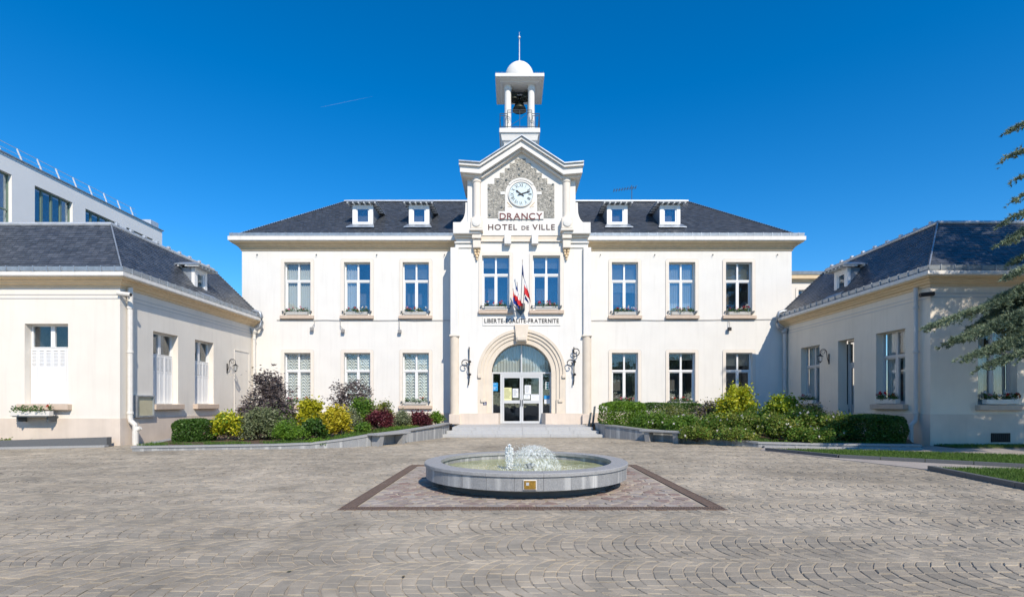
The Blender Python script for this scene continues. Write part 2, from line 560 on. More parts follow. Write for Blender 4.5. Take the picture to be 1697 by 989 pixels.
def window(parent, loc, rz, w, h, depth=0.2, curtain=None, surround=True, sill='low', glass='glass', split=0.66, rail=False, frame='white', seed=0, blind=None):
    """a casement window: the frame is the part; panes, surround, sill, curtain are its pieces"""
    F = 0.055
    y0, y1 = depth, depth + 0.07
    W = w / 2
    zt = h * split
    f = MB()
    f.box(-W, -W + F, y0, y1, 0, h); f.box(W - F, W, y0, y1, 0, h)
    f.box(-W + F, W - F, y0, y1, 0, F); f.box(-W + F, W - F, y0, y1, h - F, h)
    f.box(-W + F, W - F, y0 - 0.02, y1, zt - 0.055, zt + 0.055)
    f.box(-0.075, 0.075, y0 - 0.012, y1, F, zt - 0.055)
    f.box(-0.045, 0.045, y0 - 0.008, y1, zt + 0.055, h - F)
    # sash stiles stand a little proud of the frame
    for s in (-1, 1):
        a, b = sorted((s * 0.075, s * (W - F)))
        e = s * (W - F)
        f.box(min(e, e - s * 0.05), max(e, e - s * 0.05), y0 + 0.012, y1, F + 0.001, zt - 0.056)
        f.box(a + 0.001, b - 0.051 if s > 0 else b - 0.001, y0 + 0.015, y1, F + 0.001, F + 0.06)
        f.box(a + 0.001, b - 0.001, y0 + 0.015, y1, zt - 0.1, zt - 0.056)
    o = f.build('window', M[frame], parent, local=True, loc=Vector(loc) - worg(parent), rz=rz)
    for s in (-1, 1):
        for a, b in ((F, zt - 0.05), (zt + 0.05, h - F)):
            x0, x1 = sorted((s * 0.04, s * (W - F)))
            MB().box(x0, x1, y0 + 0.035, y0 + 0.045, a, b).build('pane', M[glass], o, local=True)
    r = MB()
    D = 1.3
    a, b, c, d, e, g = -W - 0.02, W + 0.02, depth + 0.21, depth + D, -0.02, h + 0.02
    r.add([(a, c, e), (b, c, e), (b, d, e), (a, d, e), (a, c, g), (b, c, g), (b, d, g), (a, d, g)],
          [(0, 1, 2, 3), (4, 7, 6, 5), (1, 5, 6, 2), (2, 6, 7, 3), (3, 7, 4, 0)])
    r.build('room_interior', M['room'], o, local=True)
    if surround:
        b, rr = 0.17, 0.14
        OW, OH = W + b, h + b
        outer = [(-OW, -0.02), (-OW, OH - rr)] + [(-OW + rr - rr * math.cos(q), OH - rr + rr * math.sin(q)) for q in (PI / 8, PI / 4, 3 * PI / 8)] + [(-OW + rr, OH)]
        outer += [(-x, z) for x, z in outer[::-1]]
        inner = [(-W, -0.02)] + [(-W, h)] * 5
        inner += [(-x, z) for x, z in inner[::-1]]
        n = len(outer)
        vs = [(x, -0.035, z) for x, z in outer] + [(x, -0.035, z) for x, z in inner] + [(x, 0.0, z) for x, z in outer] + [(x, 0.0, z) for x, z in inner]
        fs = []
        for i in range(n - 1):
            if inner[i] == inner[i + 1]: fs.append((i, i + 1, n + i))
            else: fs.append((i, i + 1, n + i + 1, n + i)); fs.append((n + i, n + i + 1, 3 * n + i + 1, 3 * n + i))
            fs.append((i, 2 * n + i, 2 * n + i + 1, i + 1))
        MB().add(vs, fs).build('surround', M['cream'], o, local=True)
        # narrow grey line round the band: its side shadow put into colour
        k = 0.02
        O2 = [(x + (k if x > 0 else -k), z + (k if z > 0.1 else 0)) for x, z in outer]
        vs = [(x, -0.006, z) for x, z in outer] + [(x, -0.006, z) for x, z in O2]
        MB().add(vs, [(i, i + 1, n + i + 1, n + i) for i in range(n - 1)]).build('surround_shadow_line', M['greyframe'], o, local=True)
    if sill == 'low':
        MB().bbox(-W - 0.19, W + 0.19, -0.16, depth + 0.02, -0.2, -0.022, 0.015).build('sill', M['sill'], o, local=True)
    elif sill == 'block':
        MB().bbox(-W - 0.1, W + 0.16, -0.2, depth + 0.02, -0.2, -0.005, 0.015).build('sill', M['sill'], o, local=True)
    if rail:
        q = MB()
        for z in (0.07, 0.17): q.box(-W - 0.06, W + 0.06, -0.145, -0.12, z, z + 0.025)
        for s in (-1, 1):
            q.box(s * (W - 0.02) - 0.02, s * (W - 0.02) + 0.02, -0.119, 0.05, 0.055, 0.085)
            q.box(s * (W + 0.05) - 0.03, s * (W + 0.05) + 0.03, -0.15, -0.036, 0.15, 0.22)
        q.build('guard_rail', M['irongrey'], o, local=True)
    if curtain:
        spans = {'full': [(-W + 0.05, W - 0.05)], 'left': [(-W + 0.05, -0.12)], 'pair': [(-W + 0.05, -0.1), (0.12, W - 0.05)], 'swag': [(-W + 0.03, -0.02), (0.02, W - 0.03)]}[curtain]
        for a, b in spans:
            vs, fs = curtain_mesh(b - a, 0.02, h - 0.03, 'swag' if curtain == 'swag' else 'p', seed)
            vs = [(x + (a + b) / 2, y + depth + 0.15, z) for x, y, z in vs]
            MB().add(vs, fs).build('curtain', M['lace' if curtain == 'swag' else 'curtain'], o, local=True, smooth=True)
    if blind:
        q = MB()
        z = h - 0.06
        while z > h - 0.06 - blind:
            q.add([(-W + 0.06, depth + 0.11, z), (W - 0.06, depth + 0.11, z), (W - 0.06, depth + 0.135, z - 0.03), (-W + 0.06, depth + 0.135, z - 0.03)], [(0, 1, 2, 3)])
            z -= 0.045
        q.build('blind', M['curtain'], o, local=True)
    return o


def slates(name, parent, P0, P1, P2, P3, seed, w=0.20, e=0.115, lift=0.024):
    """overlapping slates on the trapezoid P0 P1 (eave) P2 P3 (top)"""
    P0, P1, P2, P3 = [np.array(p, float) for p in (P0, P1, P2, P3)]
    rng = np.random.default_rng(seed)
    ex = (P1 - P0) / np.linalg.norm(P1 - P0)
    sl = P3 - P0
    up = sl - ex * sl.dot(ex)
    L = np.linalg.norm(up)
    up /= L
    n = np.cross(ex, up)
    if n[2] < 0: n = -n
    rows = int(L / e)
    V, T = [], []
    for k in range(rows):
        t0 = k / rows
        t1 = min(1.0, (k + 1.35) / rows)
        A0, B0 = P0 + (P3 - P0) * t0, P1 + (P2 - P1) * t0
        a0, b0 = (A0 - P0).dot(ex), (B0 - P0).dot(ex)
        base = P0 + up * (L * t0)
        h = up * (L * (t1 - t0))
        x = a0 - (w / 2 if k % 2 else 0)
        while x < b0:
            xa, xb = max(x + 0.003, a0), min(x + w - 0.003, b0)
            x += w
            if xb - xa < 0.03: continue
            lf = lift + rng.uniform(-0.004, 0.006)
            dz = up * rng.uniform(-0.006, 0.006)
            p = base + ex * xa + n * lf + dz
            q = base + ex * xb + n * (lf + rng.uniform(-0.003, 0.003)) + dz
            r = base + ex * xb + h + n * 0.006
            s = base + ex * xa + h + n * 0.006
            p2, q2 = p - n * 0.02, q - n * 0.02
            V += [(p, q, r, s), (p2, q2, q, p), (p2, p, s, s - n * 0.004), (q, q2, r - n * 0.004, r)]
            tn = rng.random()
            T += [tn] * 4
    return quads(name, np.array(V), np.array(T), M['slate'], parent, org=worg(parent))
# ================================================================== TOWN HALL
YF = 28.0          # main front
YA = 26.8          # projecting entrance bay
hall = empty('town_hall', (0.4, 28.0, 0), 'white two-storey town hall with slate roof, gabled clock bay and bell tower', 'town hall')
XL, XR = -14.57, 15.09
WX = [-11.57, -8.35, -5.19, 6.09, 9.17, 12.24]
WW = 1.42
holes = [(x - WW / 2, x + WW / 2, 6.24, 9.1) for x in WX] + [(x - WW / 2, x + WW / 2, 1.40, 4.22) for x in WX] + [(-1.9, 2.9, 0.3, 9.6)]
wall('wall', hall, M['stucco'], (0, YF, 0), 0, XL, XR, 0, 9.9, holes)
MB().box(XL, XL + 0.4, YF + 0.401, 39, 0, 9.9).build('wall', M['stucco'], hall)
MB().box(XR - 0.4, XR, YF + 0.401, 39, 0, 9.9).build('wall', M['stucco'], hall)
MB().box(XL, XR, 39.001, 39.4, 0, 9.9).build('wall', M['stucco'], hall)
for a, b in ((XL - 0.03, -3.2), (4.1, XR + 0.03)): MB().box(a, b, YF - 0.04, YF - 0.001, 0, 0.98).build('plinth', M['plinth'], hall)
kw = [dict(curtain='full'), dict(curtain='left', seed=2), dict(blind=0.75), dict(blind=1.5), dict(blind=2.1, curtain='full'), dict(blind=0.8, curtain=None)]
for i, x in enumerate(WX):
    window(hall, (x, YF, 6.24), 0, WW, 2.86, rail=True, glass='glassup' if i not in (0, 5) else 'glass', **kw[i])
    window(hall, (x, YF, 1.40), 0, WW, 2.82, rail=True, curtain='swag' if i < 3 else None, blind=(0, 0, 0, 0, 0.3, 0.6)[i] or None, seed=i)
# cornice, fascia, gutter
MB().sweep_rect(XL, XR, YF, 39.4, [(-0.02, 9.72), (0.05, 9.72), (0.05, 9.80), (0.10, 9.82), (0.10, 9.88), (0.16, 9.90), (0.22, 9.98), (0.30, 10.0), (0.30, 10.05), (0.42, 10.07), (0.44, 10.12), (-0.02, 10.12)]).build('cornice', M['tan'], hall)
MB().sweep_rect(XL, XR, YF, 39.4, [(-0.02, 10.121), (0.47, 10.121), (0.5, 10.15), (0.5, 10.36), (-0.02, 10.36)]).build('fascia', M['fascia'], hall)
MB().sweep_rect(XL, XR, YF, 39.4, [(0.26, 10.361), (0.40, 10.361), (0.44, 10.40), (0.45, 10.54), (0.42, 10.54), (0.40, 10.42), (0.28, 10.40)]).build('gutter', M['zinc'], hall)
x = XL - 0.3
while x < XR + 0.4:
    if not (-3.2 < x < 4.0): MB().box(x, x + 0.03, YF - 0.465, YF - 0.3, 10.37, 10.56).build('gutter_clip', M['zinc'], hall)
    x += 0.47
# roof
e0, e1, e2, e3 = (XL - 0.3, YF - 0.3, 10.42), (XR + 0.3, YF - 0.3, 10.42), (XR + 0.3, 39.7, 10.42), (XL - 0.3, 39.7, 10.42)
r0, r1 = (-10.65, 33.5, 14.52), (11.2, 33.5, 14.52)
roof = MB().add([e0, e1, e2, e3, r0, r1], [(0, 1, 5, 4), (1, 2, 5), (2, 3, 4, 5), (3, 0, 4), (0, 3, 2, 1)]).build('roof', M['roofbase'], hall)
tag(slates('slates', roof, e0, e1, r1, r0, 1), kind='stuff')
tag(slates('slates', roof, e3, e0, r0, r0, 2), kind='stuff')
tag(slates('slates', roof, e1, e2, r1, r1, 3), kind='stuff')
q = MB()
q.tube([r0, r1], 0.10, 8)
q.box(r0[0] - 0.1, r1[0] + 0.1, 33.22, 33.78, 14.42, 14.50)
q.build('ridge_cap', M['zincl'], roof)
for a, b in ((e0, r0), (e1, r1)): MB().tube([Vector(a) + Vector((0, 0, 0.04)), Vector(b) + Vector((0, 0, 0.04))], 0.03, 6).build('hip_cap', M['zinc'], roof)


def dormer(parent, loc, rz, w, h, back, glass='glassup'):
    """boxed roof window: posts, glazed casement, low hipped zinc roof on rafter tails; local x along wall, y inward"""
    W = w / 2
    o = MB()
    o.box(-W, -W + 0.2, 0, 0.14, 0, h); o.box(W - 0.2, W, 0, 0.14, 0, h)
    o.box(-W + 0.2, W - 0.2, 0, 0.14, 0, 0.12); o.box(-W + 0.2, W - 0.2, 0, 0.14, h - 0.16, h)
    d = o.build('dormer', M['white'], parent, local=True, loc=Vector(loc) - worg(parent), rz=rz)
    f = MB()
    f.box(-W + 0.201, -W + 0.28, 0.03, 0.1, 0.121, h - 0.161); f.box(W - 0.28, W - 0.201, 0.03, 0.1, 0.121, h - 0.161)
    f.box(-W + 0.28, W - 0.28, 0.03, 0.1, 0.121, 0.19); f.box(-W + 0.28, W - 0.28, 0.03, 0.1, h - 0.23, h - 0.161)
    f.build('casement', M['white'], d, local=True)
    MB().box(-W + 0.279, W - 0.279, 0.05, 0.06, 0.18, h - 0.22).build('pane', M[glass], d, local=True)
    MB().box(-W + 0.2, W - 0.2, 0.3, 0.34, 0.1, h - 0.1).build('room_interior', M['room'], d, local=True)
    for s in (-1, 1):
        x0, x1 = sorted((s * (W - 0.001), s * (W - 0.05)))
        MB().prism([(0.141, 0.0), (back, h), (0.141, h)], x0, x1, 'x').build('cheek', M['zinc'], d, local=True)
    OW = W + 0.27
    y0, y1 = -0.34, back + 0.25
    rf = MB()
    vs = [(-OW, y0, h + 0.06), (OW, y0, h + 0.06), (OW, y1, h + 0.06), (-OW, y1, h + 0.06)]
    vs += [(x, y, z + 0.05) for x, y, z in vs] + [(0, y0 + OW * 0.8, h + 0.36), (0, y1, h + 0.36)]
    rf.add(vs, [(0, 3, 2, 1), (0, 1, 5, 4), (1, 2, 6, 5), (3, 0, 4, 7), (4, 5, 8), (5, 6, 9, 8), (7, 4, 8, 9), (2, 3, 7, 9, 6)])
    rf.build('dormer_roof', M['zinc'], d, local=True)
    T_ = lambda *a: MB().box(*a).build('rafter_tail', M['white'], d, local=True)
    for k in range(6):
        x = -OW + 0.08 + k * (2 * OW - 0.16) / 5
        T_(x - 0.04, x + 0.04, y0 + 0.03, 0.3, h + 0.001, h + 0.059)
    for s in (-1, 1):
        for k in range(4):
            y = 0.2 + k * 0.35
            if y < back: T_(s * W, s * (OW - 0.03), y, y + 0.07, h + 0.001, h + 0.059)
    ap = MB()
    ap.add([(-W - 0.05, -0.02, 0.02), (W + 0.05, -0.02, 0.02), (W + 0.2, -0.5, -0.29), (-W - 0.2, -0.5, -0.29), (-W - 0.05, -0.02, 0.05), (W + 0.05, -0.02, 0.05), (W + 0.2, -0.5, -0.25), (-W - 0.2, -0.5, -0.25)],
           [(0, 1, 2, 3), (4, 7, 6, 5), (0, 4, 5, 1), (1, 5, 6, 2), (2, 6, 7, 3), (3, 7, 4, 0)])
    ap.build('apron_flashing', M['zinc'], d, local=True)
    return d


for px in (601, 694.5, 1023, 1110.5):
    dormer(hall, (PX(px, 29.15), 29.15, 11.5), 0, 1.15, 1.13, 1.8)

# ------------------------------------------------------------------ entrance bay
XC, ZS, RI, RO = 0.4986, 3.058, 1.55, 2.275
zr = ZS + RO + 0.03
bay_holes = [(-1.54, -0.13, 6.31, 9.12), (1.075, 2.485, 6.31, 9.12), (XC - RO, XC + RO, 0.42, zr)]
wall('bay_wall', hall, M['stucco'], (0, YA, 0), 0, -2.85, 3.75, 0.42, 9.85, bay_holes, 0.35)
q = MB()      # spandrels round the arch
N = 40
for i in range(N):
    x0, x1 = -RO + 2 * RO * i / N, -RO + 2 * RO * (i + 1) / N
    a, b = math.sqrt(max(0, RO * RO - x0 * x0)), math.sqrt(max(0, RO * RO - x1 * x1))
    q.add([(XC + x0, YA, ZS + a), (XC + x1, YA, ZS + b), (XC + x1, YA, zr), (XC + x0, YA, zr), (XC + x0, YA + 0.3, ZS + a), (XC + x1, YA + 0.3, ZS + b)],
          [(0, 1, 2, 3), (0, 4, 5, 1)])
q.build('arch_spandrel', M['stucco'], hall)
MB().box(-3.0, -2.7, YA + 0.351, YF - 0.001, 0, 9.85).build('bay_side', M['stucco'], hall)
MB().box(3.6, 3.9, YA + 0.351, YF - 0.001, 0, 9.85).build('bay_side', M['stucco'], hall)
for xc in (-0.835, 1.78):
    window(hall, (xc, YA, 6.31), 0, 1.41, 2.81, rail=True, glass='glassup', blind=0.5)


def arch_band(ra, rb, y, yb, zlow):
    """one stepped order of the arch: front face at y, soffit back to yb, legs down to zlow"""
    m = MB()
    path = [(1.0, 0.0, zlow)] + [(math.cos(t), math.sin(t), None) for t in [PI * k / 40 for k in range(41)]] + [(-1.0, 0.0, zlow)]
    pts = []
    for cx, sz, zl in path:
        if zl is not None: pts.append([(XC + cx * ra, y, zl), (XC + cx * rb, y, zl), (XC + cx * rb, yb, zl), (XC + cx * ra, yb, zl)])
        else: pts.append([(XC + cx * ra, y, ZS + sz * ra), (XC + cx * rb, y, ZS + sz * rb), (XC + cx * rb, yb, ZS + sz * rb), (XC + cx * ra, yb, ZS + sz * ra)])
    vs = [p for s in pts for p in s]
    fs = []
    for i in range(len(pts) - 1):
        a, b = i * 4, i * 4 + 4
        fs += [(a + k, b + k, b + (k + 1) % 4, a + (k + 1) % 4) for k in range(4)]
    fs += [(0, 1, 2, 3), tuple(range(len(vs) - 4, len(vs)))]
    m.add(vs, fs)
    return m


for ra, rb, y, zl in ((2.13, 2.275, YA - 0.05, 2.98), (1.97, 2.128, YA + 0.01, 1.72), (1.80, 1.968, YA + 0.07, 1.72), (1.55, 1.798, YA + 0.13, 0.99)):
    arch_band(ra, rb, y, YA + 0.34, zl).build('arch_moulding', M['beige'], hall)
arch_band(1.56, 1.64, YA + 0.341, YA + 0.85, 0.42).build('arch_soffit', M['beige'], hall)
for s in (-1, 1):
    a, b = sorted((XC + s * 1.80, XC + s * 2.274))
    MB().box(a, b, YA + 0.012, YA + 0.34, 0.98, 1.719).build('arch_jamb', M['beige'], hall)
    a, b = sorted((XC + s * 2.13, XC + s * 2.274))
    MB().box(a, b, YA + 0.012, YA + 0.34, 1.72, 2.979).build('arch_jamb', M['beige'], hall)
    a, b = sorted((XC + s * 2.08, XC + s * 2.28))
    MB().bbox(a, b, YA - 0.09, YA - 0.002, 2.8, 2.978, 0.02).build('label_stop', M['beige'], hall)
    a, b = sorted((XC + s * 1.88, XC + s * 2.12))
    MB().bbox(a, b, YA - 0.07, YA + 0.011, 1.55, 1.718, 0.02).build('label_stop', M['beige'], hall)
key = MB()
key.add([(XC - 0.27, YA - 0.2, ZS + 1.62), (XC + 0.27, YA - 0.2, ZS + 1.62), (XC + 0.36, YA - 0.14, ZS + 2.48), (XC - 0.36, YA - 0.14, ZS + 2.48),
         (XC - 0.27, YA + 0.3, ZS + 1.62), (XC + 0.27, YA + 0.3, ZS + 1.62), (XC + 0.36, YA + 0.2, ZS + 2.48), (XC - 0.36, YA + 0.2, ZS + 2.48)],
        [(0, 1, 2, 3), (4, 7, 6, 5), (0, 4, 5, 1), (1, 5, 6, 2), (2, 6, 7, 3), (3, 7, 4, 0)])
key.bbox(XC - 0.24, XC + 0.24, YA - 0.26, YA - 0.19, ZS + 1.66, ZS + 1.86, 0.02)
key.build('keystone', M['beige'], hall)
# base blocks either side of the door, splayed inner cheeks
MB().prism([(-2.85, YA - 0.05), (-0.70, YA - 0.05), (-0.62, YA + 0.62), (-2.85, YA + 0.62)], 0.42, 0.985, 'z').build('base_block', M['plinth'], hall)
MB().prism([(3.75, YA - 0.05), (3.75, YA + 0.62), (1.56, YA + 0.62), (1.73, YA - 0.05)], 0.42, 0.985, 'z').build('base_block', M['plinth'], hall)
# glazed entrance: transom, lunette, side lights, two door leaves
YD = YA + 0.64
dx0, dx1 = -0.62, 1.63
door = MB()
zt = 3.06
door.box(dx0, dx0 + 0.11, YD, YD + 0.1, 0.43, zt); door.box(dx1 - 0.11, dx1, YD, YD + 0.1, 0.43, zt)
door.box(XC - 1.56, XC + 1.56, YD - 0.01, YD + 0.1, zt, zt + 0.09)
door.box(dx0 + 0.11, dx1 - 0.11, YD, YD + 0.1, zt - 0.1, zt - 0.001)
door.box(XC - 0.035, XC + 0.035, YD, YD + 0.08, zt + 0.091, ZS + RI)
door.box(XC - 1.56, XC - 1.5, YD, YD + 0.1, 0.99, zt - 0.001); door.box(XC + 1.5, XC + 1.56, YD, YD + 0.1, 0.99, zt - 0.001)
ent = door.build('entrance_frame', M['alu'], hall)
for a, b in ((dx0 + 0.115, XC + 0.003), (XC + 0.009, dx1 - 0.115)):
    lf = MB()
    lf.box(a, a + 0.09, YD + 0.01, YD + 0.07, 0.44, zt - 0.11); lf.box(b - 0.09, b, YD + 0.01, YD + 0.07, 0.44, zt - 0.11)
    for z0, z1 in ((0.44, 0.56), (1.50, 1.66), (zt - 0.22, zt - 0.11)): lf.box(a + 0.09, b - 0.09, YD + 0.01, YD + 0.07, z0, z1)
    L = lf.build('door_leaf', M['alu'], hall)
    for z0, z1 in ((0.55, 1.51), (1.65, zt - 0.21)): MB().box(a + 0.08, b - 0.08, YD + 0.035, YD + 0.045, z0, z1).build('pane', M['glassdark'], L)
    xh = b - 0.05 if a < 0 else a + 0.05
    MB().tube([(xh, YD - 0.05, 1.35), (xh, YD - 0.05, 1.7)], 0.014, 8).build('door_handle', M['iron'], L)
for a, b in ((XC - 1.51, dx0 + 0.005), (dx1 - 0.005, XC + 1.51)):
    MB().box(a, b, YD + 0.035, YD + 0.045, 0.99, zt).build('side_light', M['glassdark'], ent)
q = MB()
q.prism([(XC + 1.57 * math.cos(PI * k / 32), zt + 0.08 + (1.57) * math.sin(PI * k / 32)) for k in range(33)], YD + 0.035, YD + 0.045, 'y')
q.build('lunette_glass', M['glass'], ent)
vs, fs = [], []
n = 90
for j in range(2):
    for i in range(n + 1):
        x = -1.5 + 3.0 * i / n
        vs.append((XC + x, YD + 0.17 + 0.03 * math.sin(i * 1.35), zt + 0.1 if j == 0 else zt + 0.1 + math.sqrt(max(0.001, 1.52 ** 2 - x * x))))
fs = [(i, i + 1, n + 2 + i, n + 1 + i) for i in range(n)]
MB().add(vs, fs).build('lunette_curtain', M['curtain'], ent, smooth=False)
q = MB()      # entrance hall behind the glass
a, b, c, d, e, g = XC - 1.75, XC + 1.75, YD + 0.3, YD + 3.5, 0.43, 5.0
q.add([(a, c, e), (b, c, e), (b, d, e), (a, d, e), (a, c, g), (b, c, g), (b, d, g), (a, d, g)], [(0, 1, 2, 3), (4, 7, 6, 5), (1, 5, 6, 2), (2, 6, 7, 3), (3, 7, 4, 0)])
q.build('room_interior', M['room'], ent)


def sheet(name, m, px0, px1, py0, py1, y, label, cat, lines=0, thick=0.006):
    x0, x1, z1, z0 = PX(px0, y), PX(px1, y), PZ(py0, y), PZ(py1, y)
    r = empty(name, ((x0 + x1) / 2, y, z0), label, cat)
    MB().box(x0, x1, y - thick, y, z0, z1).build('sheet', M[m], r)
    if lines:
        q = MB()
        rnd = random.Random(int(px0))
        for k in range(lines):
            z = z1 - (z1 - z0) * (0.12 + 0.76 * k / lines)
            q.box(x0 + (x1 - x0) * 0.12, x0 + (x1 - x0) * rnd.uniform(0.6, 0.9), y - thick - 0.002, y - thick - 0.0005, z - (z1 - z0) * 0.022, z)
        q.build('print', M['black' if m != 'pblue' else 'white'], r)
    return r


yp = YD + 0.03
sheet('poster', 'pyellow', 834, 848, 642, 663, yp, 'pale yellow poster inside the left door leaf', 'poster', 9)
sheet('notice', 'pwhite', 849.5, 859, 643.5, 658.5, yp, 'white notice beside the yellow poster on the left door leaf', 'notice', 9)
sheet('notice', 'pwhite', 869.5, 880, 638, 653, yp, 'tall white notice high on the right door leaf', 'notice', 8)
sheet('notice', 'pwhite', 868, 878.5, 653.8, 661, yp, 'small white notice under the tall one on the right door leaf', 'notice', 4)
sheet('notice', 'pwhite', 880, 893.5, 653, 664, yp, 'wide white notice with a sketch at right edge of the door', 'notice', 3)
pb = sheet('poster', 'pblue', 814, 825, 634, 647.5, yp, 'bright blue poster in the side window left of the door', 'poster', 2)
c = ((PX(819.5, yp)), yp - 0.009, PZ(643.5, yp))
MB().lathe([(0.03, 0), (0.045, 0), (0.045, 0.002), (0.03, 0.002)], c, 16, 'y', True).build('ring_mark', M['white'], pb)
sheet('poster', 'pblue', 901.5, 912, 655, 661, yp, 'blue strip poster in the side window right of the door', 'poster')
sheet('notice', 'pwhite', 902, 911.5, 661.5, 668.5, yp, 'pale notice below the blue strip right of the door', 'notice', 3)
g = sheet('safety_sign', 'pwhite', 904, 910, 632.5, 645, yp, 'narrow green and white sign in right side window', 'sign')
q = MB()
for k in range(3): q.box(PX(905, yp), PX(909, yp), yp - 0.01, yp - 0.0065, PZ(636 + k * 4, yp), PZ(634 + k * 4, yp))
q.build('print', M['pgreen'], g)
yp = YA + 0.124
g = sheet('access_sign', 'navy', 800.8, 806.5, 665.5, 671, YA + 0.008, 'tiny dark blue wheelchair access sign on the arch jamb', 'sign')
cx, cz = PX(803.6, YA), PZ(668.5, YA)
MB().lathe([(0.028, 0), (0.04, 0), (0.04, 0.003), (0.028, 0.003)], (cx, YA - 0.002, cz - 0.02), 14, 'y', True).box(cx - 0.012, cx + 0.008, YA - 0.004, YA - 0.001, cz - 0.01, cz + 0.06).build('wheelchair_mark', M['white'], g)

# pilasters: smooth white shaft above, half-round beige drum below
for x0, x1 in ((-3.19, -2.73), (3.646, 4.09)):
    xm = (x0 + x1) / 2
    MB().bbox(x0 + 0.02, x1 - 0.02, YA - 0.16, YA + 0.5, 5.02, 9.5, 0.02).build('pilaster', M['stucco'], hall)
    MB().lathe([(0.235, 0), (0.235, 4.05)], (xm, YA + 0.04, 0.93), 20).build('pilaster_drum', M['beige'], hall, smooth=False)
    MB().bbox(x0 - 0.03, x1 + 0.03, YA - 0.22, YA + 0.45, 4.93, 5.019, 0.015).build('pilaster_band', M['cream'], hall)
    MB().bbox(x0 - 0.04, x1 + 0.04, YA - 0.24, YA + 0.5, 0.42, 0.94, 0.02).build('pilaster_base', M['plinth'], hall)
# stepped shoulders carrying boxes and concave scrolls
for s in (-1, 1):
    xb = XC + s * 3.03
    def bx(a, b, y0, y1, z0, z1, nm, m, bev=0.015):
        x0, x1 = sorted((XC + s * a, XC + s * b))
        return MB().bbox(x0, x1, y0, y1, z0, z1, bev).build(nm, M[m], hall)
    bx(2.2, 3.42, YA - 0.06, YF + 0.3, 9.5, 9.72, 'shoulder', 'stucco')
    bx(2.2, 3.46, YA - 0.14, YF + 0.3, 9.721, 9.8, 'shoulder_moulding', 'fascia')
    bx(2.2, 3.38, YA - 0.08, YF + 0.3, 9.801, 10.0, 'shoulder', 'stucco')
    bx(2.2, 3.44, YA - 0.22, YF + 0.3, 10.001, 10.12, 'shoulder_moulding', 'cream')
    bx(2.12, 3.5, YA - 0.42, YF + 0.4, 10.121, 10.70, 'shoulder_box', 'stucco')
    prof = [(2.8, 10.701), (3.43, 10.701), (3.43, 10.78)]
    prof += [(3.42 - 0.5 * math.sin(t), 10.78 + 0.75 * (1 - math.cos(t))) for t in [PI / 2 * k / 10 for k in range(11)]]
    prof += [(2.91, 11.9), (2.8, 11.9)]
    MB().prism([(XC + s * p, z) for p, z in prof], YA + 0.1, YA + 1.2, 'y').build('scroll_buttress', M['stucco'], hall)
    # column, medallion block, bracket, drops
    xm = XC + s * 2.305
    MB().lathe([(0.26, 0), (0.26, 0.1), (0.2, 0.14), (0.2, 1.9), (0.235, 1.92), (0.235, 2.12), (0.27, 2.14), (0.27, 2.3)], (xm, YA - 0.06, 10.93), 20).build('half_column', M['cream'], hall)
    MB().bbox(xm - 0.29, xm + 0.29, YA - 0.50, YA - 0.001, 10.36, 10.93, 0.03).bbox(xm - 0.33, xm + 0.33, YA - 0.54, YA - 0.001, 10.24, 10.359, 0.02).build('medallion_block', M['cream'], hall)
    MB().lathe([(0.215, 0.001), (0.215, 0.03), (0.19, 0.05), (0.1, 0.065), (0.01, 0.07)], (xm, YA - 0.50, 10.65), 24, 'y').build('medallion', M['stucco'], hall)
    MB().bbox(xm - 0.24, xm + 0.24, YA - 0.36, YA - 0.001, 9.9, 10.239, 0.02).bbox(xm - 0.2, xm + 0.2, YA - 0.26, YA - 0.001, 9.45, 9.899, 0.02).build('bracket', M['cream'], hall)
    dr = MB()
    for k, (dxx, z, r_) in enumerate(((-0.09, 9.33, 0.085), (0.09, 9.33, 0.085), (-0.07, 9.18, 0.075), (0.07, 9.18, 0.075), (0, 9.04, 0.085), (0, 8.9, 0.055))):
        dr.lathe([(0.01, -r_), (r_ * 0.7, -r_ * 0.7), (r_, 0), (r_ * 0.7, r_ * 0.7), (0.01, r_)], (xm + dxx, YA - 0.09, z), 10)
    dr.bbox(xm - 0.17, xm + 0.17, YA - 0.18, YA - 0.001, 9.4, 9.449, 0.01)
    dr.build('carved_drop', M['tan'], hall, smooth=True)
# entablature behind brackets
MB().box(-1.60, 2.60, YA - 0.05, YA + 0.3, 9.851, 10.125).build('frieze_band', M['beige'], hall)
MB().box(-1.60, 2.60, YA - 0.10, YA - 0.051, 9.82, 9.90).build('frieze_moulding', M['cream'], hall)
for a, b in ((835.6, 847), (881, 892)):
    MB().bbox(PX(a, 26.5), PX(b, 26.5), YA - 0.34, YA - 0.101, 9.62, 10.126, 0.02).build('bracket', M['stucco'], hall)
# gable block
UX = [(-2.68, 13.74), (-1.62, 13.66), (0.49, 15.02), (2.65, 13.62), (3.62, 13.70)]
def rake(t): return [(x, z - t) for x, z in UX]
gw = [(-2.3, 10.13), (3.28, 10.13), (3.28, 13.2)] + [(2.62, 13.12), (0.49, 14.5), (-1.6, 13.14)] + [(-2.3, 13.2)]
MB().prism(gw, YA + 0.02, YA + 2.8, 'y').build('gable_wall', M['stucco'], hall)
panel = [(-1.60, 10.127), (2.60, 10.127), (2.60, 13.1), (0.49, 14.45), (-1.60, 13.1)]
MB().prism(panel, YA - 0.09, YA + 0.019, 'y').build('gable_panel', M['stucco'], hall)
MB().prism(rake(0.06) + rake(0.2)[::-1], YA - 0.62, YA + 3.0, 'y').build('gable_roof', M['fascia'], hall)
MB().prism(rake(0.0) + rake(0.058)[::-1], YA - 0.70, YA + 3.0, 'y').build('gable_flashing', M['zinc'], hall)
in1 = [(x * 0.985 + 0.007, z) for x, z in rake(0.202)]
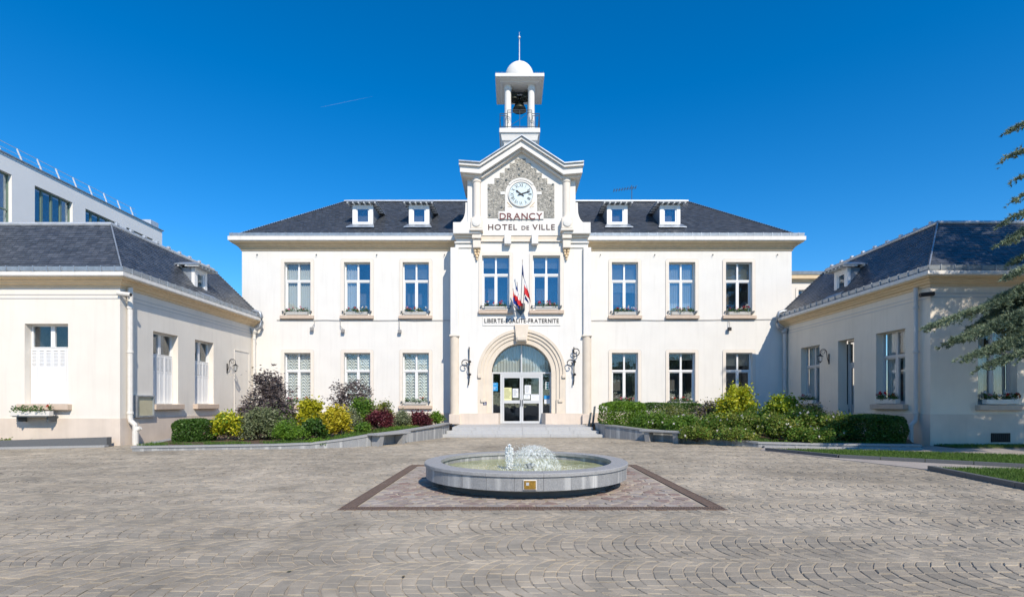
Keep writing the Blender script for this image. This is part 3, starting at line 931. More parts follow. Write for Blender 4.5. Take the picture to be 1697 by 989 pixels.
MB().prism(in1 + [(x * 0.985 + 0.007, z) for x, z in rake(0.52)][::-1], YA - 0.50, YA + 2.9, 'y').build('gable_cornice', M['stucco'], hall)
in2 = [(x * 0.95 + 0.02, z) for x, z in rake(0.522)]
MB().prism(in2 + [(x * 0.95 + 0.02, z) for x, z in rake(0.64)][::-1], YA - 0.30, YA + 2.85, 'y').build('gable_moulding', M['cream'], hall)
# pebble-dash field, stepped towards the top
cx = [352, 403, 443, 480, 517, 555]
rx = [848, 795, 755, 715, 675, 635]
cy = [428, 385, 345, 310, 272, 240]
pts = []
kx = lambda v: PX(730 + v / 4.496, YA - 0.1)
kz = lambda v: PZ(210 + v / 4.496, YA - 0.1)
left, right = [], []
prev = 680
for k in range(6):
    left += [(kx(cx[k]), kz(prev)), (kx(cx[k]), kz(cy[k]))]
    right += [(kx(rx[k]), kz(prev)), (kx(rx[k]), kz(cy[k]))]
    prev = cy[k]
MB().prism(left + right[::-1], YA - 0.115, YA - 0.0901, 'y').build('pebble_panel', M['pebble'], hall)
rnd = random.Random(5)
for (a, b) in ((360, 462), (425, 410), (490, 400), (507, 318), (573, 285), (585, 315), (585, 360), (612, 335), (730, 388), (757, 465), (820, 552), (455, 605), (365, 660), (838, 432)):
    bm = bmesh.new()
    bmesh.ops.create_icosphere(bm, subdivisions=1, radius=0.065)
    for v in bm.verts: v.co *= rnd.uniform(0.7, 1.2)
    q = MB().add([(v.co.x + kx(a), v.co.y * 0.5 + YA - 0.12, v.co.z + kz(b)) for v in bm.verts], [[v.index for v in f.verts] for f in bm.faces])
    bm.free()
    q.build('dark_stone', M['irongrey'], hall)
# plain surround of the clock and the name plate
ck = (kx(600), kz(508))
rw = 0.82
arc = [(ck[0] + rw * math.cos(t), ck[1] + rw * math.sin(t)) for t in [PI * k / 24 for k in range(25)]]
sur = [(kx(768), kz(690)), (kx(768), kz(632)), (kx(720), kz(632))] + arc + [(kx(480), kz(632)), (kx(432), kz(632)), (kx(432), kz(690))]
MB().prism(sur, YA - 0.15, YA - 0.1151, 'y').build('clock_surround', M['stucco'], hall)
for a, b in ((447, 481), (719, 753)):
    MB().box(kx(a), kx(b), YA - 0.147, YA - 0.1151, kz(508), kz(486)).build('surround_ear', M['stucco'], hall)
q = MB()
for k in range(24):
    t0, t1 = PI * (0.22 + 0.56 * k / 24), PI * (0.22 + 0.56 * (k + 1) / 24)
    f = lambda r_, t: (ck[0] + r_ * math.cos(t), ck[1] + r_ * math.sin(t))
    q.prism([f(0.74, t0), f(0.84, t0), f(0.84, t1), f(0.74, t1)], YA - 0.185, YA - 0.1501, 'y')
q.build('surround_hood', M['stucco'], hall)
for s in (-1, 1):
    a = Vector((ck[0] + s * 0.70, YA - 0.152, ck[1] - 0.40))
    b = Vector((ck[0] + s * 0.46, YA - 0.152, ck[1] - 0.66))
    MB().tube([a, b], 0.022, 6).tube([a + Vector((-s * 0.02, 0, -0.2)), b + Vector((s * 0.1, 0, 0.02))], 0.014, 6).build('corner_ornament', M['tan'], hall)

# ------------------------------------------------------------------ bell tower
TX, TY = 0.43, 30.1
MB().box(TX - 0.87, TX + 0.87, TY - 0.87, TY + 0.87, 13.0, 16.2).build('tower_shaft', M['stucco'], hall)
q = MB()
q.sweep_rect(TX - 0.87, TX + 0.87, TY - 0.87, TY + 0.87, [(-0.3, 16.1), (0.001, 16.1), (0.06, 16.2), (0.12, 16.24), (0.16, 16.45), (0.2, 16.6), (-0.3, 16.6)])
q.build('tower_corbel', M['stucco'], hall)
MB().bbox(TX - 1.14, TX + 1.14, TY - 1.14, TY + 1.14, 16.601, 16.86, 0.015).build('tower_platform', M['stucco'], hall)
for sx in (-1, 1):
    for sy in (-1, 1):
        MB().lathe([(0.22, 0.001), (0.22, 0.1), (0.19, 0.14), (0.18, 2.32), (0.21, 2.34), (0.21, 2.46), (0.195, 2.5), (0.2, 2.72)], (TX + sx * 0.665, TY + sy * 0.665, 16.86), 18).build('tower_column', M['stucco'], hall, smooth=False)
q = MB()
q.box(TX - 0.92, TX + 0.92, TY - 0.92, TY + 0.92, 19.45, 19.579)
q.sweep_rect(TX - 0.92, TX + 0.92, TY - 0.92, TY + 0.92, [(-0.1, 19.46), (0.12, 19.47), (0.15, 19.52), (0.28, 19.53), (0.30, 19.579), (-0.1, 19.579)])
q.build('tower_soffit', M['stucco'], hall)
MB().bbox(TX - 1.36, TX + 1.36, TY - 1.36, TY + 1.36, 19.58, 19.78, 0.015).build('tower_roof_slab', M['stucco'], hall)
MB().lathe([(0.84, 0), (0.84, 0.55)] + [(0.84 * math.cos(t), 0.55 + 0.86 * math.sin(t)) for t in [PI / 2 * k / 12 for k in range(1, 12)]] + [(0.1, 1.41), (0.1, 1.5), (0.06, 1.5)], (TX, TY, 19.781), 32).build('dome', M['stucco'], hall, smooth=True)
fin = MB()
fin.lathe([(0.05, 0), (0.05, 0.1), (0.035, 0.12), (0.03, 1.1), (0.012, 1.35), (0.07, 1.38), (0.07, 1.46), (0.012, 1.5), (0.01, 1.72)], (TX, TY, 21.28), 10)
fin.build('finial', M['zincl'], hall)
q = MB()
rnd = random.Random(2)
for k in range(26):
    for s in (-1, 1):
        x = TX - 1.3 + k * 0.104
        if abs(x - TX) > 0.8: q.tube([(x, TY - 1.3, 19.78), (x + rnd.uniform(-0.03, 0.03), TY - 1.3 + rnd.uniform(-0.03, 0.03), 19.9)], 0.005, 4)
q.build('bird_spikes', M['irongrey'], hall)
rl = MB()
yf = TY - 1.1
def rail_panel(x0, y0, x1, y1, z0, z1, bars=4):
    for z in (z0 + 0.08, z1 - 0.12, z1): rl.tube([(x0, y0, z), (x1, y1, z)], 0.018, 6)
    for k in range(bars + 1):
        t = k / bars
        rl.tube([(x0 + (x1 - x0) * t, y0 + (y1 - y0) * t, z0), (x0 + (x1 - x0) * t, y0 + (y1 - y0) * t, z1)], 0.014 if 0 < k < bars else 0.02, 6)
rail_panel(TX - 0.68, yf, TX + 0.68, yf, 16.86, 17.86, 2)
rl.tube([(TX - 0.5, yf, 17.0), (TX + 0.5, yf, 17.7)], 0.012, 6)
for s in (-1, 1):
    rail_panel(TX + s * 0.68, yf, TX + s * 1.1, yf, 16.86, 17.66, 2)
    rail_panel(TX + s * 1.1, yf, TX + s * 1.1, TY + 1.1, 16.86, 17.66, 6)
    a = [(TX + s * (0.68 - 0.09 * math.sin(t) * (1 - t / 9)), yf - 0.02, 17.1 + t * 0.07) for t in [k * 0.5 for k in range(16)]]
    rl.tube(a, 0.016, 5)
rail_panel(TX - 1.1, TY + 1.1, TX + 1.1, TY + 1.1, 16.86, 17.66, 6)
rl.build('tower_railing', M['irongrey'], hall)
q = MB()
q.box(TX - 0.6, TX + 0.6, TY - 0.05, TY + 0.05, 19.2, 19.3); q.box(TX - 0.45, TX + 0.45, TY - 0.4, TY - 0.32, 19.22, 19.3)
q.box(TX - 0.48, TX - 0.42, TY - 0.4, TY + 0.3, 19.3, 19.449); q.box(TX + 0.42, TX + 0.48, TY - 0.4, TY + 0.3, 19.3, 19.449)
q.build('bell_beam', M['iron'], hall)
for (bx_, by_, bz, br, lab) in ((0.0, 0.0, 18.45, 0.40, 'largest dark bronze bell hanging lowest in the tower'), (-0.3, -0.36, 18.82, 0.27, 'small dark bronze bell hanging at upper left in the tower'), (0.3, -0.36, 18.86, 0.25, 'small dark bronze bell hanging at upper right in the tower')):
    b = empty('bell', (TX + bx_, TY + by_, bz), lab, 'bell', 'bells in the tower')
    MB().lathe([(br * 0.93, 0.02), (br, 0.0), (br * 0.95, br * 0.25), (br * 0.7, br * 0.7), (br * 0.6, br * 1.2), (br * 0.5, br * 1.45), (br * 0.12, br * 1.6), (br * 0.1, br * 1.9), (br * 0.08, br * 1.9), (br * 0.08, br * 1.5), (br * 0.45, br * 1.35), (br * 0.55, br * 1.1), (br * 0.62, br * 0.7), (br * 0.85, br * 0.2)], (0, 0, 0), 24).build('body', M['bronze'], b, local=True, smooth=True)
    MB().tube([(0, 0, br * 1.4), (0, 0, -br * 0.1)], 0.02, 6).lathe([(0.01, -0.06), (0.05, -0.03), (0.06, 0), (0.05, 0.03), (0.01, 0.06)], (0, 0, -br * 0.1), 10).build('clapper', M['iron'], b, local=True)

# ------------------------------------------------------------------ clock and lettering
clk = empty('clock', (ck[0], YA - 0.151, ck[1] - 0.66), 'round white clock with roman numerals on the gable, hands near ten past ten', 'clock')
yc = YA - 0.151
MB().lathe([(0.655, 0.0), (0.655, 0.07), (0.615, 0.07), (0.605, 0.03)], (ck[0], yc, ck[1]), 48, 'y').build('rim', M['offwhite'], clk)
MB().lathe([(0.61, 0.0305), (0.61, 0.036)], (ck[0], yc, ck[1]), 48, 'y').build('dial', M['clockface'], clk)
MB().lathe([(0.595, 0.03), (0.61, 0.03), (0.61, 0.042), (0.595, 0.042)], (ck[0], yc, ck[1]), 48, 'y', True).build('dial_ring', M['irongrey'], clk)


def glyphs(txt, offset=0.0):
    """list of (verts2d, faces) per character, cap height 1, from the built-in font"""
    out = []
    for ch in txt:
        cu = bpy.data.curves.new('t', 'FONT')
        cu.body = ch
        cu.size = 1
        cu.offset = offset
        cu.resolution_u = 3
        ob = bpy.data.objects.new('t', cu)
        COL.objects.link(ob)
        me = bpy.data.meshes.new_from_object(ob.evaluated_get(bpy.context.evaluated_depsgraph_get()))
        vs = [(v.co.x, v.co.y) for v in me.vertices]
        fs = [tuple(p.vertices) for p in me.polygons]
        bpy.data.objects.remove(ob)
        bpy.data.curves.remove(cu)
        bpy.data.meshes.remove(me)
        out.append((vs, fs))
    return out


CAP = None
def solid2d(q, vs, fs, fx, fz, y, t):
    """flat glyph -> thin solid facing the viewer"""
    n = len(vs)
    A = [(fx(x), y - t, fz(z)) for x, z in vs]
    B = [(fx(x), y, fz(z)) for x, z in vs]
    F = [f for f in fs]
    cnt = {}
    for f in fs:
        for i in range(len(f)):
            e = (f[i], f[(i + 1) % len(f)])
            cnt[frozenset(e)] = cnt.get(frozenset(e), 0) + 1
    for f in fs:
        for i in range(len(f)):
            a, b = f[i], f[(i + 1) % len(f)]
            if cnt[frozenset((a, b))] == 1: F.append((a, b, n + b, n + a))
    q.add(A + B, F)


def lettering(runs, x0, x1, zb, y, m, parent, t=0.02, track=0.16, joined=None, offset=0.012):
    """runs: (text, cap height); fitted between x0 and x1 on baseline zb"""
    global CAP
    if CAP is None:
        vs, _ = glyphs('H')[0]
        CAP = max(v[1] for v in vs)
    items, cur = [], 0.0
    for txt, h in runs:
        k = h / CAP
        for ch, (vs, fs) in zip(txt, glyphs(txt, offset)):
            if not vs:
                cur += h * 0.55
                continue
            a, b = min(v[0] for v in vs) * k, max(v[0] for v in vs) * k
            items.append((vs, fs, k, cur - a))
            cur += (b - a) + h * track
    tot = cur - runs[-1][1] * track
    s = (x1 - x0) / tot
    J = MB()
    for vs, fs, k, off in items:
        q = J if joined else MB()
        solid2d(q, vs, fs, lambda x: x0 + (x * k + off) * s, lambda z: zb + z * k, y, t)
        if not joined: q.build('letter', M[m], parent)
    if joined: J.build(joined, M[m], parent)


yl = YA - 0.151
sg = empty('name_sign', (PX(863.5, yl), yl, PZ(363.5, yl)), 'red DRANCY lettering under the clock', 'sign')
lettering([('DRANCY', 0.31)], PX(828, yl), PX(899, yl), PZ(363.5, yl), yl, 'red', sg, 0.014)
yl = YA - 0.091
sg = empty('name_sign', (PX(864, yl), yl, PZ(381, yl)), 'dark HOTEL DE VILLE lettering on the gable base', 'sign')
lettering([('HOTEL ', 0.275), ('DE ', 0.20), ('VILLE', 0.275)], PX(809, yl), PX(919.5, yl), PZ(381, yl), yl, 'brown', sg, 0.014, 0.22)
yl = YA - 0.03
sg = empty('motto_sign', (PX(864, yl), yl, PZ(539.5, yl)), 'long white plate reading LIBERTE EGALITE FRATERNITE above the arch', 'sign')
MB().bbox(PX(799.5, yl), PX(929, yl), YA - 0.03, YA - 0.001, PZ(539.5, yl), PZ(525, yl), 0.008).build('plate', M['stucco'], sg)
lettering([('LIBERTE-EGALITE-FRATERNITE', 0.205)], PX(802.7, yl), PX(926, yl), PZ(534.8, yl), YA - 0.0305, 'black', sg, 0.008, 0.16, joined='lettering', offset=0.03)
rom = ['XII', 'I', 'II', 'III', 'IIII', 'V', 'VI', 'VII', 'VIII', 'IX', 'X', 'XI']
for k, tx in enumerate(rom):
    gl = glyphs(tx, 0.0)
    cur, its = 0, []
    for vs, fs in gl:
        a, b = min(v[0] for v in vs), max(v[0] for v in vs)
        its.append((vs, fs, cur - a))
        cur += b - a + 0.09
    cur -= 0.09
    an = 2 * PI * k / 12
    q = MB()
    for vs, fs, off in its:
        v2 = []
        for x, z in vs:
            lx, lz = (x + off - cur / 2) * 0.175, (z / CAP - 0.5) * 0.17 + 0.46
            v2.append((lx * math.cos(an) + lz * math.sin(an), -lx * math.sin(an) + lz * math.cos(an)))
        solid2d(q, v2, fs, lambda x: ck[0] + x, lambda z: ck[1] + z, yc - 0.0365, 0.006)
    q.build('numeral', M['black'], clk)
for an, L, w_, nm in ((R(306), 0.34, 0.05, 'hour_hand'), (R(72), 0.52, 0.036, 'minute_hand')):
    c_, s_ = math.cos(an), math.sin(an)
    pr = [(-w_ * 0.5, -0.18), (w_ * 0.5, -0.18), (w_ * 0.7, 0.0), (w_ * 0.6, L * 0.6), (w_ * 1.2, L * 0.7), (0, L), (-w_ * 1.2, L * 0.7), (-w_ * 0.6, L * 0.6), (-w_ * 0.7, 0)]
    pr = [(ck[0] + x * c_ + z * s_, ck[1] - x * s_ + z * c_) for x, z in pr]
    MB().prism(pr, yc - 0.065 - (0.012 if L > 0.4 else 0), yc - 0.055 - (0.012 if L > 0.4 else 0), 'y').build(nm, M['black'], clk)
MB().lathe([(0.035, 0.036), (0.035, 0.085), (0.01, 0.09)], (ck[0], yc, ck[1]), 12, 'y').build('hub', M['black'], clk)

# ------------------------------------------------------------------ cables, hooks on the front
q = MB()
for pts in ([(XL + 1.9, 5.98), (-3.2, 5.96)], [(4.1, 5.95), (14.6, 6.02)]):
    (xa, za), (xb, zb) = pts
    q.tube([(xa + (xb - xa) * k / 14, YF - 0.04 - 0.01 * (k % 2), za + (zb - za) * k / 14 + 0.012 * math.sin(k * 2.1)) for k in range(15)], 0.014, 5)
q.build('facade_cable', M['plastic'], hall)
for px in (427, 525, 625, 737, 995, 1085, 1181, 1288):
    x = PX(px, YF)
    MB().tube([(x, YF, 9.52), (x, YF - 0.08, 9.5), (x - 0.02, YF - 0.1, 9.44)], 0.018, 5).build('wall_hook', M['iron'], hall)
for i, (px, dx, py, lab) in enumerate(((520, -0.1, 546, 'small grey floodlight hanging below the upper window nearest the left wing'), (563, 0.17, 549, 'small grey floodlight hanging below the second upper window from the left'), (661, 0.05, 550, 'small grey floodlight hanging below the upper window left of the clock bay'), (1209, 0.0, 546, 'small dark floodlight hanging below the upper window nearest the right wing'))):
    x, z = PX(px, YF - 0.15), PZ(py, YF - 0.15)
    fl = empty('floodlight', (x + dx, YF - 0.15, z), lab, 'floodlight', 'floodlights on the facade')
    MB().tube([(x, YF - 0.05, 5.96), (x + 0.02, YF - 0.12, z + 0.3), (x + dx, YF - 0.15, z + 0.12)], 0.018, 6).build('arm', M['plastic'], fl)
    MB().bbox(x + dx - 0.09, x + dx + 0.09, YF - 0.22, YF - 0.1, z - 0.06, z + 0.12, 0.015).build('lamp_head', M['plastic' if i < 3 else 'iron'], fl)

# ------------------------------------------------------------------ iron flag-lamp brackets beside the arch
def spiral(cx, cz, r0, r1, a0, a1, y, n=18, yaw=0):
    return [(cx + (r0 + (r1 - r0) * k / n) * math.cos(a0 + (a1 - a0) * k / n), y, cz + (r0 + (r1 - r0) * k / n) * math.sin(a0 + (a1 - a0) * k / n)) for k in range(n + 1)]
for px, s, lab in ((777.5, -1, 'black wrought iron scroll bracket left of the entrance arch'), (951, -1, 'black wrought iron scroll bracket right of the entrance arch')):
    x = PX(px, YA - 0.1)
    br = empty('iron_bracket', (x, YA, PZ(639, YA)), lab, 'bracket', 'iron brackets beside the arch')
    yb = YA - 0.12
    z0, z1 = PZ(638, yb), PZ(575, yb)
    MB().tube([(x - 0.04, yb, z0), (x, yb, z0 + 0.25), (x, yb, z1)], 0.032, 6).build('upright', M['iron'], br)
    MB().tube([(x, yb, z0 + 0.5)] + spiral(x - 0.2, z0 + 1.1, 0.24, 0.07, R(-40), R(420), yb - 0.15, 26), 0.026, 6).build('scroll', M['iron'], br)
    if px > 900: MB().tube(spiral(x + 0.07, z1 - 0.25, 0.24, 0.06, R(-120), R(360), yb - 0.1, 26), 0.026, 6).build('scroll', M['iron'], br)
    q = MB()
    for z in (z0 + 0.55, z1 - 0.75):
        q.tube([(x, YA + 0.0, z), (x, yb - 0.05, z)], 0.028, 6)
        q.lathe([(0.02, -0.07), (0.08, -0.03), (0.08, 0.03), (0.02, 0.07)], (x + 0.03, yb - 0.03, z), 8)
    q.build('wall_fixing', M['iron'], br)

# ------------------------------------------------------------------ flags over the arch
fx, fz, fy = PX(863, YA - 0.3), PZ(511, YA - 0.3), YA - 0.25
fh = empty('flag_holder', (fx, YA, fz - 0.2), 'dark shield-shaped flag holder between the two upper windows', 'flag holder')
sh = [(fx - 0.22, fz + 0.3), (fx + 0.22, fz + 0.3), (fx + 0.22, fz - 0.05), (fx, fz - 0.32), (fx - 0.22, fz - 0.05)]
MB().prism(sh, YA - 0.12, YA - 0.05, 'y').build('shield', M['irongrey'], fh)
MB().box(fx - 0.06, fx + 0.06, YA - 0.05, YA - 0.001, fz - 0.1, fz + 0.1).build('fixing', M['iron'], fh)
lettering([('RF', 0.24)], fx - 0.16, fx + 0.16, fz - 0.05, YA - 0.1205, 'gold', fh, 0.01)


def flag(base, tip, drop, width, cols, label, seed, lean=0.25):
    """pole from base to tip; cloth hangs in folds from the upper pole"""
    r = empty('flag', base, label, 'flag', 'flags over the entrance')
    B, T = Vector(base), Vector(tip)
    MB().tube([B, T], 0.02, 6).lathe([(0.005, -0.05), (0.035, 0), (0.005, 0.09)], T, 8).build('pole', M['offwhite'], r)
    rnd = random.Random(seed)
    n, m = 18, 14
    for c, col in enumerate(cols):
        vs, fs = [], []
        for i in range(n + 1):
            u = (c + i / n) / len(cols)
            for j in range(m + 1):
                v = j / m
                top = T.lerp(B, 0.04 + 0.24 * v)
                p = top + Vector((0, 0, -1)) * (drop * u) + Vector((1, -0.25, 0)) * (lean * u * (1 - 0.35 * v))
                p += Vector((width * (v - 0.5) * 0.7 * u, 0.09 * math.sin(v * 11 + seed + u * 2.0) * (0.25 + u), 0))
                p += Vector((0.05 * math.sin(v * 7 + u * 3 + seed) * u, 0, 0))
                vs.append(p)
        for i in range(n):
            for j in range(m):
                a = i * (m + 1) + j
                fs.append((a, a + 1, a + m + 2, a + m + 1))
        MB().add(vs, fs).build('cloth', M[col], r, smooth=True)
    return r


bs = (fx, YA - 0.13, fz)
P3 = lambda px, py, y: (PX(px, y), y, PZ(py, y))
flag(bs, P3(866, 431, 25.9), 1.55, 0.75, ['fblue', 'fwhite', 'fred'], 'large blue white red flag on the tallest pole', 1, 0.38)
flag((fx - 0.1, YA - 0.13, fz), P3(857, 468, 26.0), 0.85, 0.55, ['fblue', 'fwhite', 'fred'], 'small blue white red flag left of the tallest flag pole', 4, 0.05)
flag((fx + 0.12, YA - 0.13, fz), P3(869, 478, 25.9), 0.5, 0.4, ['fblue'], 'small plain blue flag low on the right of the holder', 7, 0.18)
flag((fx - 0.18, YA - 0.13, fz), P3(850, 478, 26.0), 0.75, 0.5, ['fred', 'fblue'], 'small red and blue flag on the leftmost leaning pole', 9, 0.22)

# ------------------------------------------------------------------ television aerial
ae = empty('aerial', (PX(1047, 33.6), 33.6, 14.5), 'thin television aerial standing on the roof ridge', 'aerial')
x = PX(1047, 33.6)
MB().tube([(x, 33.6, 14.4), (x, 33.6, 15.6)], 0.022, 6).build('mast', M['irongrey'], ae)
q = MB()
q.tube([(x - 1.2, 33.6, 15.25), (x + 0.3, 33.6, 15.45)], 0.016, 5)
for k in range(9):
    t = k / 8
    q.tube([(x - 1.15 + 1.4 * t, 33.3, 15.26 + 0.19 * t), (x - 1.15 + 1.4 * t, 33.9, 15.26 + 0.19 * t)], 0.012, 4)
    q.tube([(x - 1.15 + 1.4 * t, 33.6, 15.18 + 0.19 * t), (x - 1.15 + 1.4 * t, 33.6, 15.36 + 0.19 * t)], 0.012, 4)
q.build('boom', M['irongrey'], ae)
# ================================================================== WINGS
def wing(s, XW, y0, far, label, name):
    """one-storey pavilion; s=-1 left, +1 right; XW courtyard-side wall, y0 front, far = outer end"""
    w = empty(name, (XW + s * 4, y0 + 4, 0), label, 'building')
    xa, xb = sorted((XW, far))
    ZT = 5.72
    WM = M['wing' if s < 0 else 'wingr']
    rz = PI / 2 if s < 0 else -PI / 2
    if s < 0:
        fh = [(-17.28, -15.74, 1.48, 4.32), (-22.4, -20.9, 1.48, 4.32)]
        U = lambda d: d - y0
        org = (XW, y0, 0)
        sides = [(20.1, 21.6, 'w'), (22.75, 24.17, 'w')]
    else:
        fh = [(16.37, 17.75, 1.45, 4.32), (21.0, 22.4, 1.45, 4.32)]
        U = lambda d: 28.0 - d
        org = (XW, 28.0, 0)
        sides = [(24.8, 26.4, 'w'), (22.3, 23.4, 'd'), (19.4, 20.95, 'w')]
    sh = []
    for a, b, k in sides:
        u0, u1 = sorted((U(a), U(b)))
        sh.append((u0, u1, 1.47 if k == 'w' else 0.12, 4.3))
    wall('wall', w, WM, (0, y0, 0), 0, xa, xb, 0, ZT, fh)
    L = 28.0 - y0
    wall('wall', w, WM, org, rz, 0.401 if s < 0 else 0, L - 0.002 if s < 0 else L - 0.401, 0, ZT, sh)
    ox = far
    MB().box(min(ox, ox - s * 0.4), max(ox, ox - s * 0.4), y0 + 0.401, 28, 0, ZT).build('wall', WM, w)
    # plinth and incised bands
    zp = 0.97 if s < 0 else 1.12
    q = MB()
    q.box(xa - 0.03, xb + 0.03, y0 - 0.03, y0 - 0.001, 0, zp)
    x0, x1 = sorted((XW - s * 0.001, XW - s * 0.03))
    segs = [(y0, 28.0)]
    if s > 0: segs = [(y0, 22.29), (23.41, 28.0)]
    for a, b in segs: q.box(x0, x1, a, b, 0, zp)
    q.build('plinth', M['plinth'], w)
    q = MB()
    for z in (5.20, 5.335):
        q.box(xa - 0.012, xb + 0.012, y0 - 0.014, y0 - 0.001, z, z + 0.035)
        x0, x1 = sorted((XW - s * 0.001, XW - s * 0.014))
        q.box(x0, x1, y0, 27.99, z, z + 0.035)
    q.build('wall_band', M['greyframe'], w)
    # cornice, fascia, gutter
    MB().sweep_rect(xa, xb, y0, 28.0, [(-0.02, 5.60), (0.05, 5.60), (0.05, 5.67), (0.12, 5.70), (0.18, 5.78), (0.24, 5.79), (0.24, 5.84), (0.36, 5.86), (0.38, 5.9), (-0.02, 5.9)]).build('cornice', M['tan'], w)
    MB().sweep_rect(xa, xb, y0, 28.0, [(-0.02, 5.901), (0.42, 5.901), (0.45, 5.93), (0.45, 6.05), (-0.02, 6.05)]).build('fascia', M['fascia'], w)
    MB().sweep_rect(xa, xb, y0, 28.0, [(0.22, 6.051), (0.36, 6.051), (0.42, 6.1), (0.43, 6.24), (0.40, 6.24), (0.38, 6.12), (0.24, 6.1)]).build('gutter', M['zinc'], w)
    x = xa
    while x < xb + 0.4:
        MB().box(x, x + 0.03, y0 - 0.45, y0 - 0.27, 6.06, 6.26).build('gutter_clip', M['zinc'], w)
        x += 0.47
    y = y0
    while y < 28.2:
        x0, x1 = sorted((XW - s * 0.27, XW - s * 0.45))
        MB().box(x0, x1, y, y + 0.03, 6.06, 6.26).build('gutter_clip', M['zinc'], w)
        y += 0.47
    # mansard
    ez, tz, b = 6.12, 8.28, 1.7
    Xa, Xb, Ya, Yb = xa - 0.3, xb + 0.3, y0 - 0.3, 28.3
    E = [(Xa, Ya, ez), (Xb, Ya, ez), (Xb, Yb, ez), (Xa, Yb, ez)]
    T = [(Xa + b, Ya + b, tz), (Xb - b, Ya + b, tz), (Xb - b, Yb - b, tz), (Xa + b, Yb - b, tz)]
    c0, c1 = (Xa + b + 3, (Ya + Yb) / 2, tz + 0.35), (Xb - b - 3, (Ya + Yb) / 2, tz + 0.35)
    rf = MB().add(E + T + [c0, c1], [(0, 1, 5, 4), (1, 2, 6, 5), (2, 3, 7, 6), (3, 0, 4, 7), (4, 5, 9, 8), (5, 6, 9), (6, 7, 8, 9), (7, 4, 8), (0, 3, 2, 1)]).build('roof', M['roofbase'], w)
    tag(slates('slates', rf, E[0], E[1], T[1], T[0], 10 + s), kind='stuff')
    if s < 0: tag(slates('slates', rf, E[1], E[2], T[2], T[1], 20), kind='stuff')
    else: tag(slates('slates', rf, E[3], E[0], T[0], T[3], 21), kind='stuff')
    tag(slates('slates', rf, E[2], E[3], T[3], T[2], 23 + s), kind='stuff')
    q = MB()
    up = Vector((0, 0, 0.05))
    q.tube([Vector(p) + up for p in T + [T[0]]], 0.075, 8)
    q.build('ridge_roll', M['zincl'], rf)
    for k in ((1, 2) if s < 0 else (0, 3)): MB().tube([Vector(E[k]) + up, Vector(T[k]) + up], 0.025, 6).build('hip_cap', M['zinc'], rf)
    P, Q_ = Vector(T[1 if s < 0 else 0]), Vector(T[2 if s < 0 else 3])
    for k in range(9):
        p = P.lerp(Q_, (k + 0.4) / 9)
        MB().box(p.x - 0.05, p.x + 0.05, p.y - 0.06, p.y + 0.06, p.z + 0.1, p.z + 0.19).build('ridge_clip', M['zincl'], rf)
    # dormer on the courtyard slope
    dormer(w, (XW + s * 0.12, 23.4, 6.5), rz, 0.95, 1.0, 0.95, 'glass')
    return w, rz, sh, org


# left pavilion
lw, rzl, shl, orgl = wing(-1, -13.9, 18.4, -26.0, 'low white pavilion with slate mansard roof and half-shuttered windows on the left', 'pavilion')


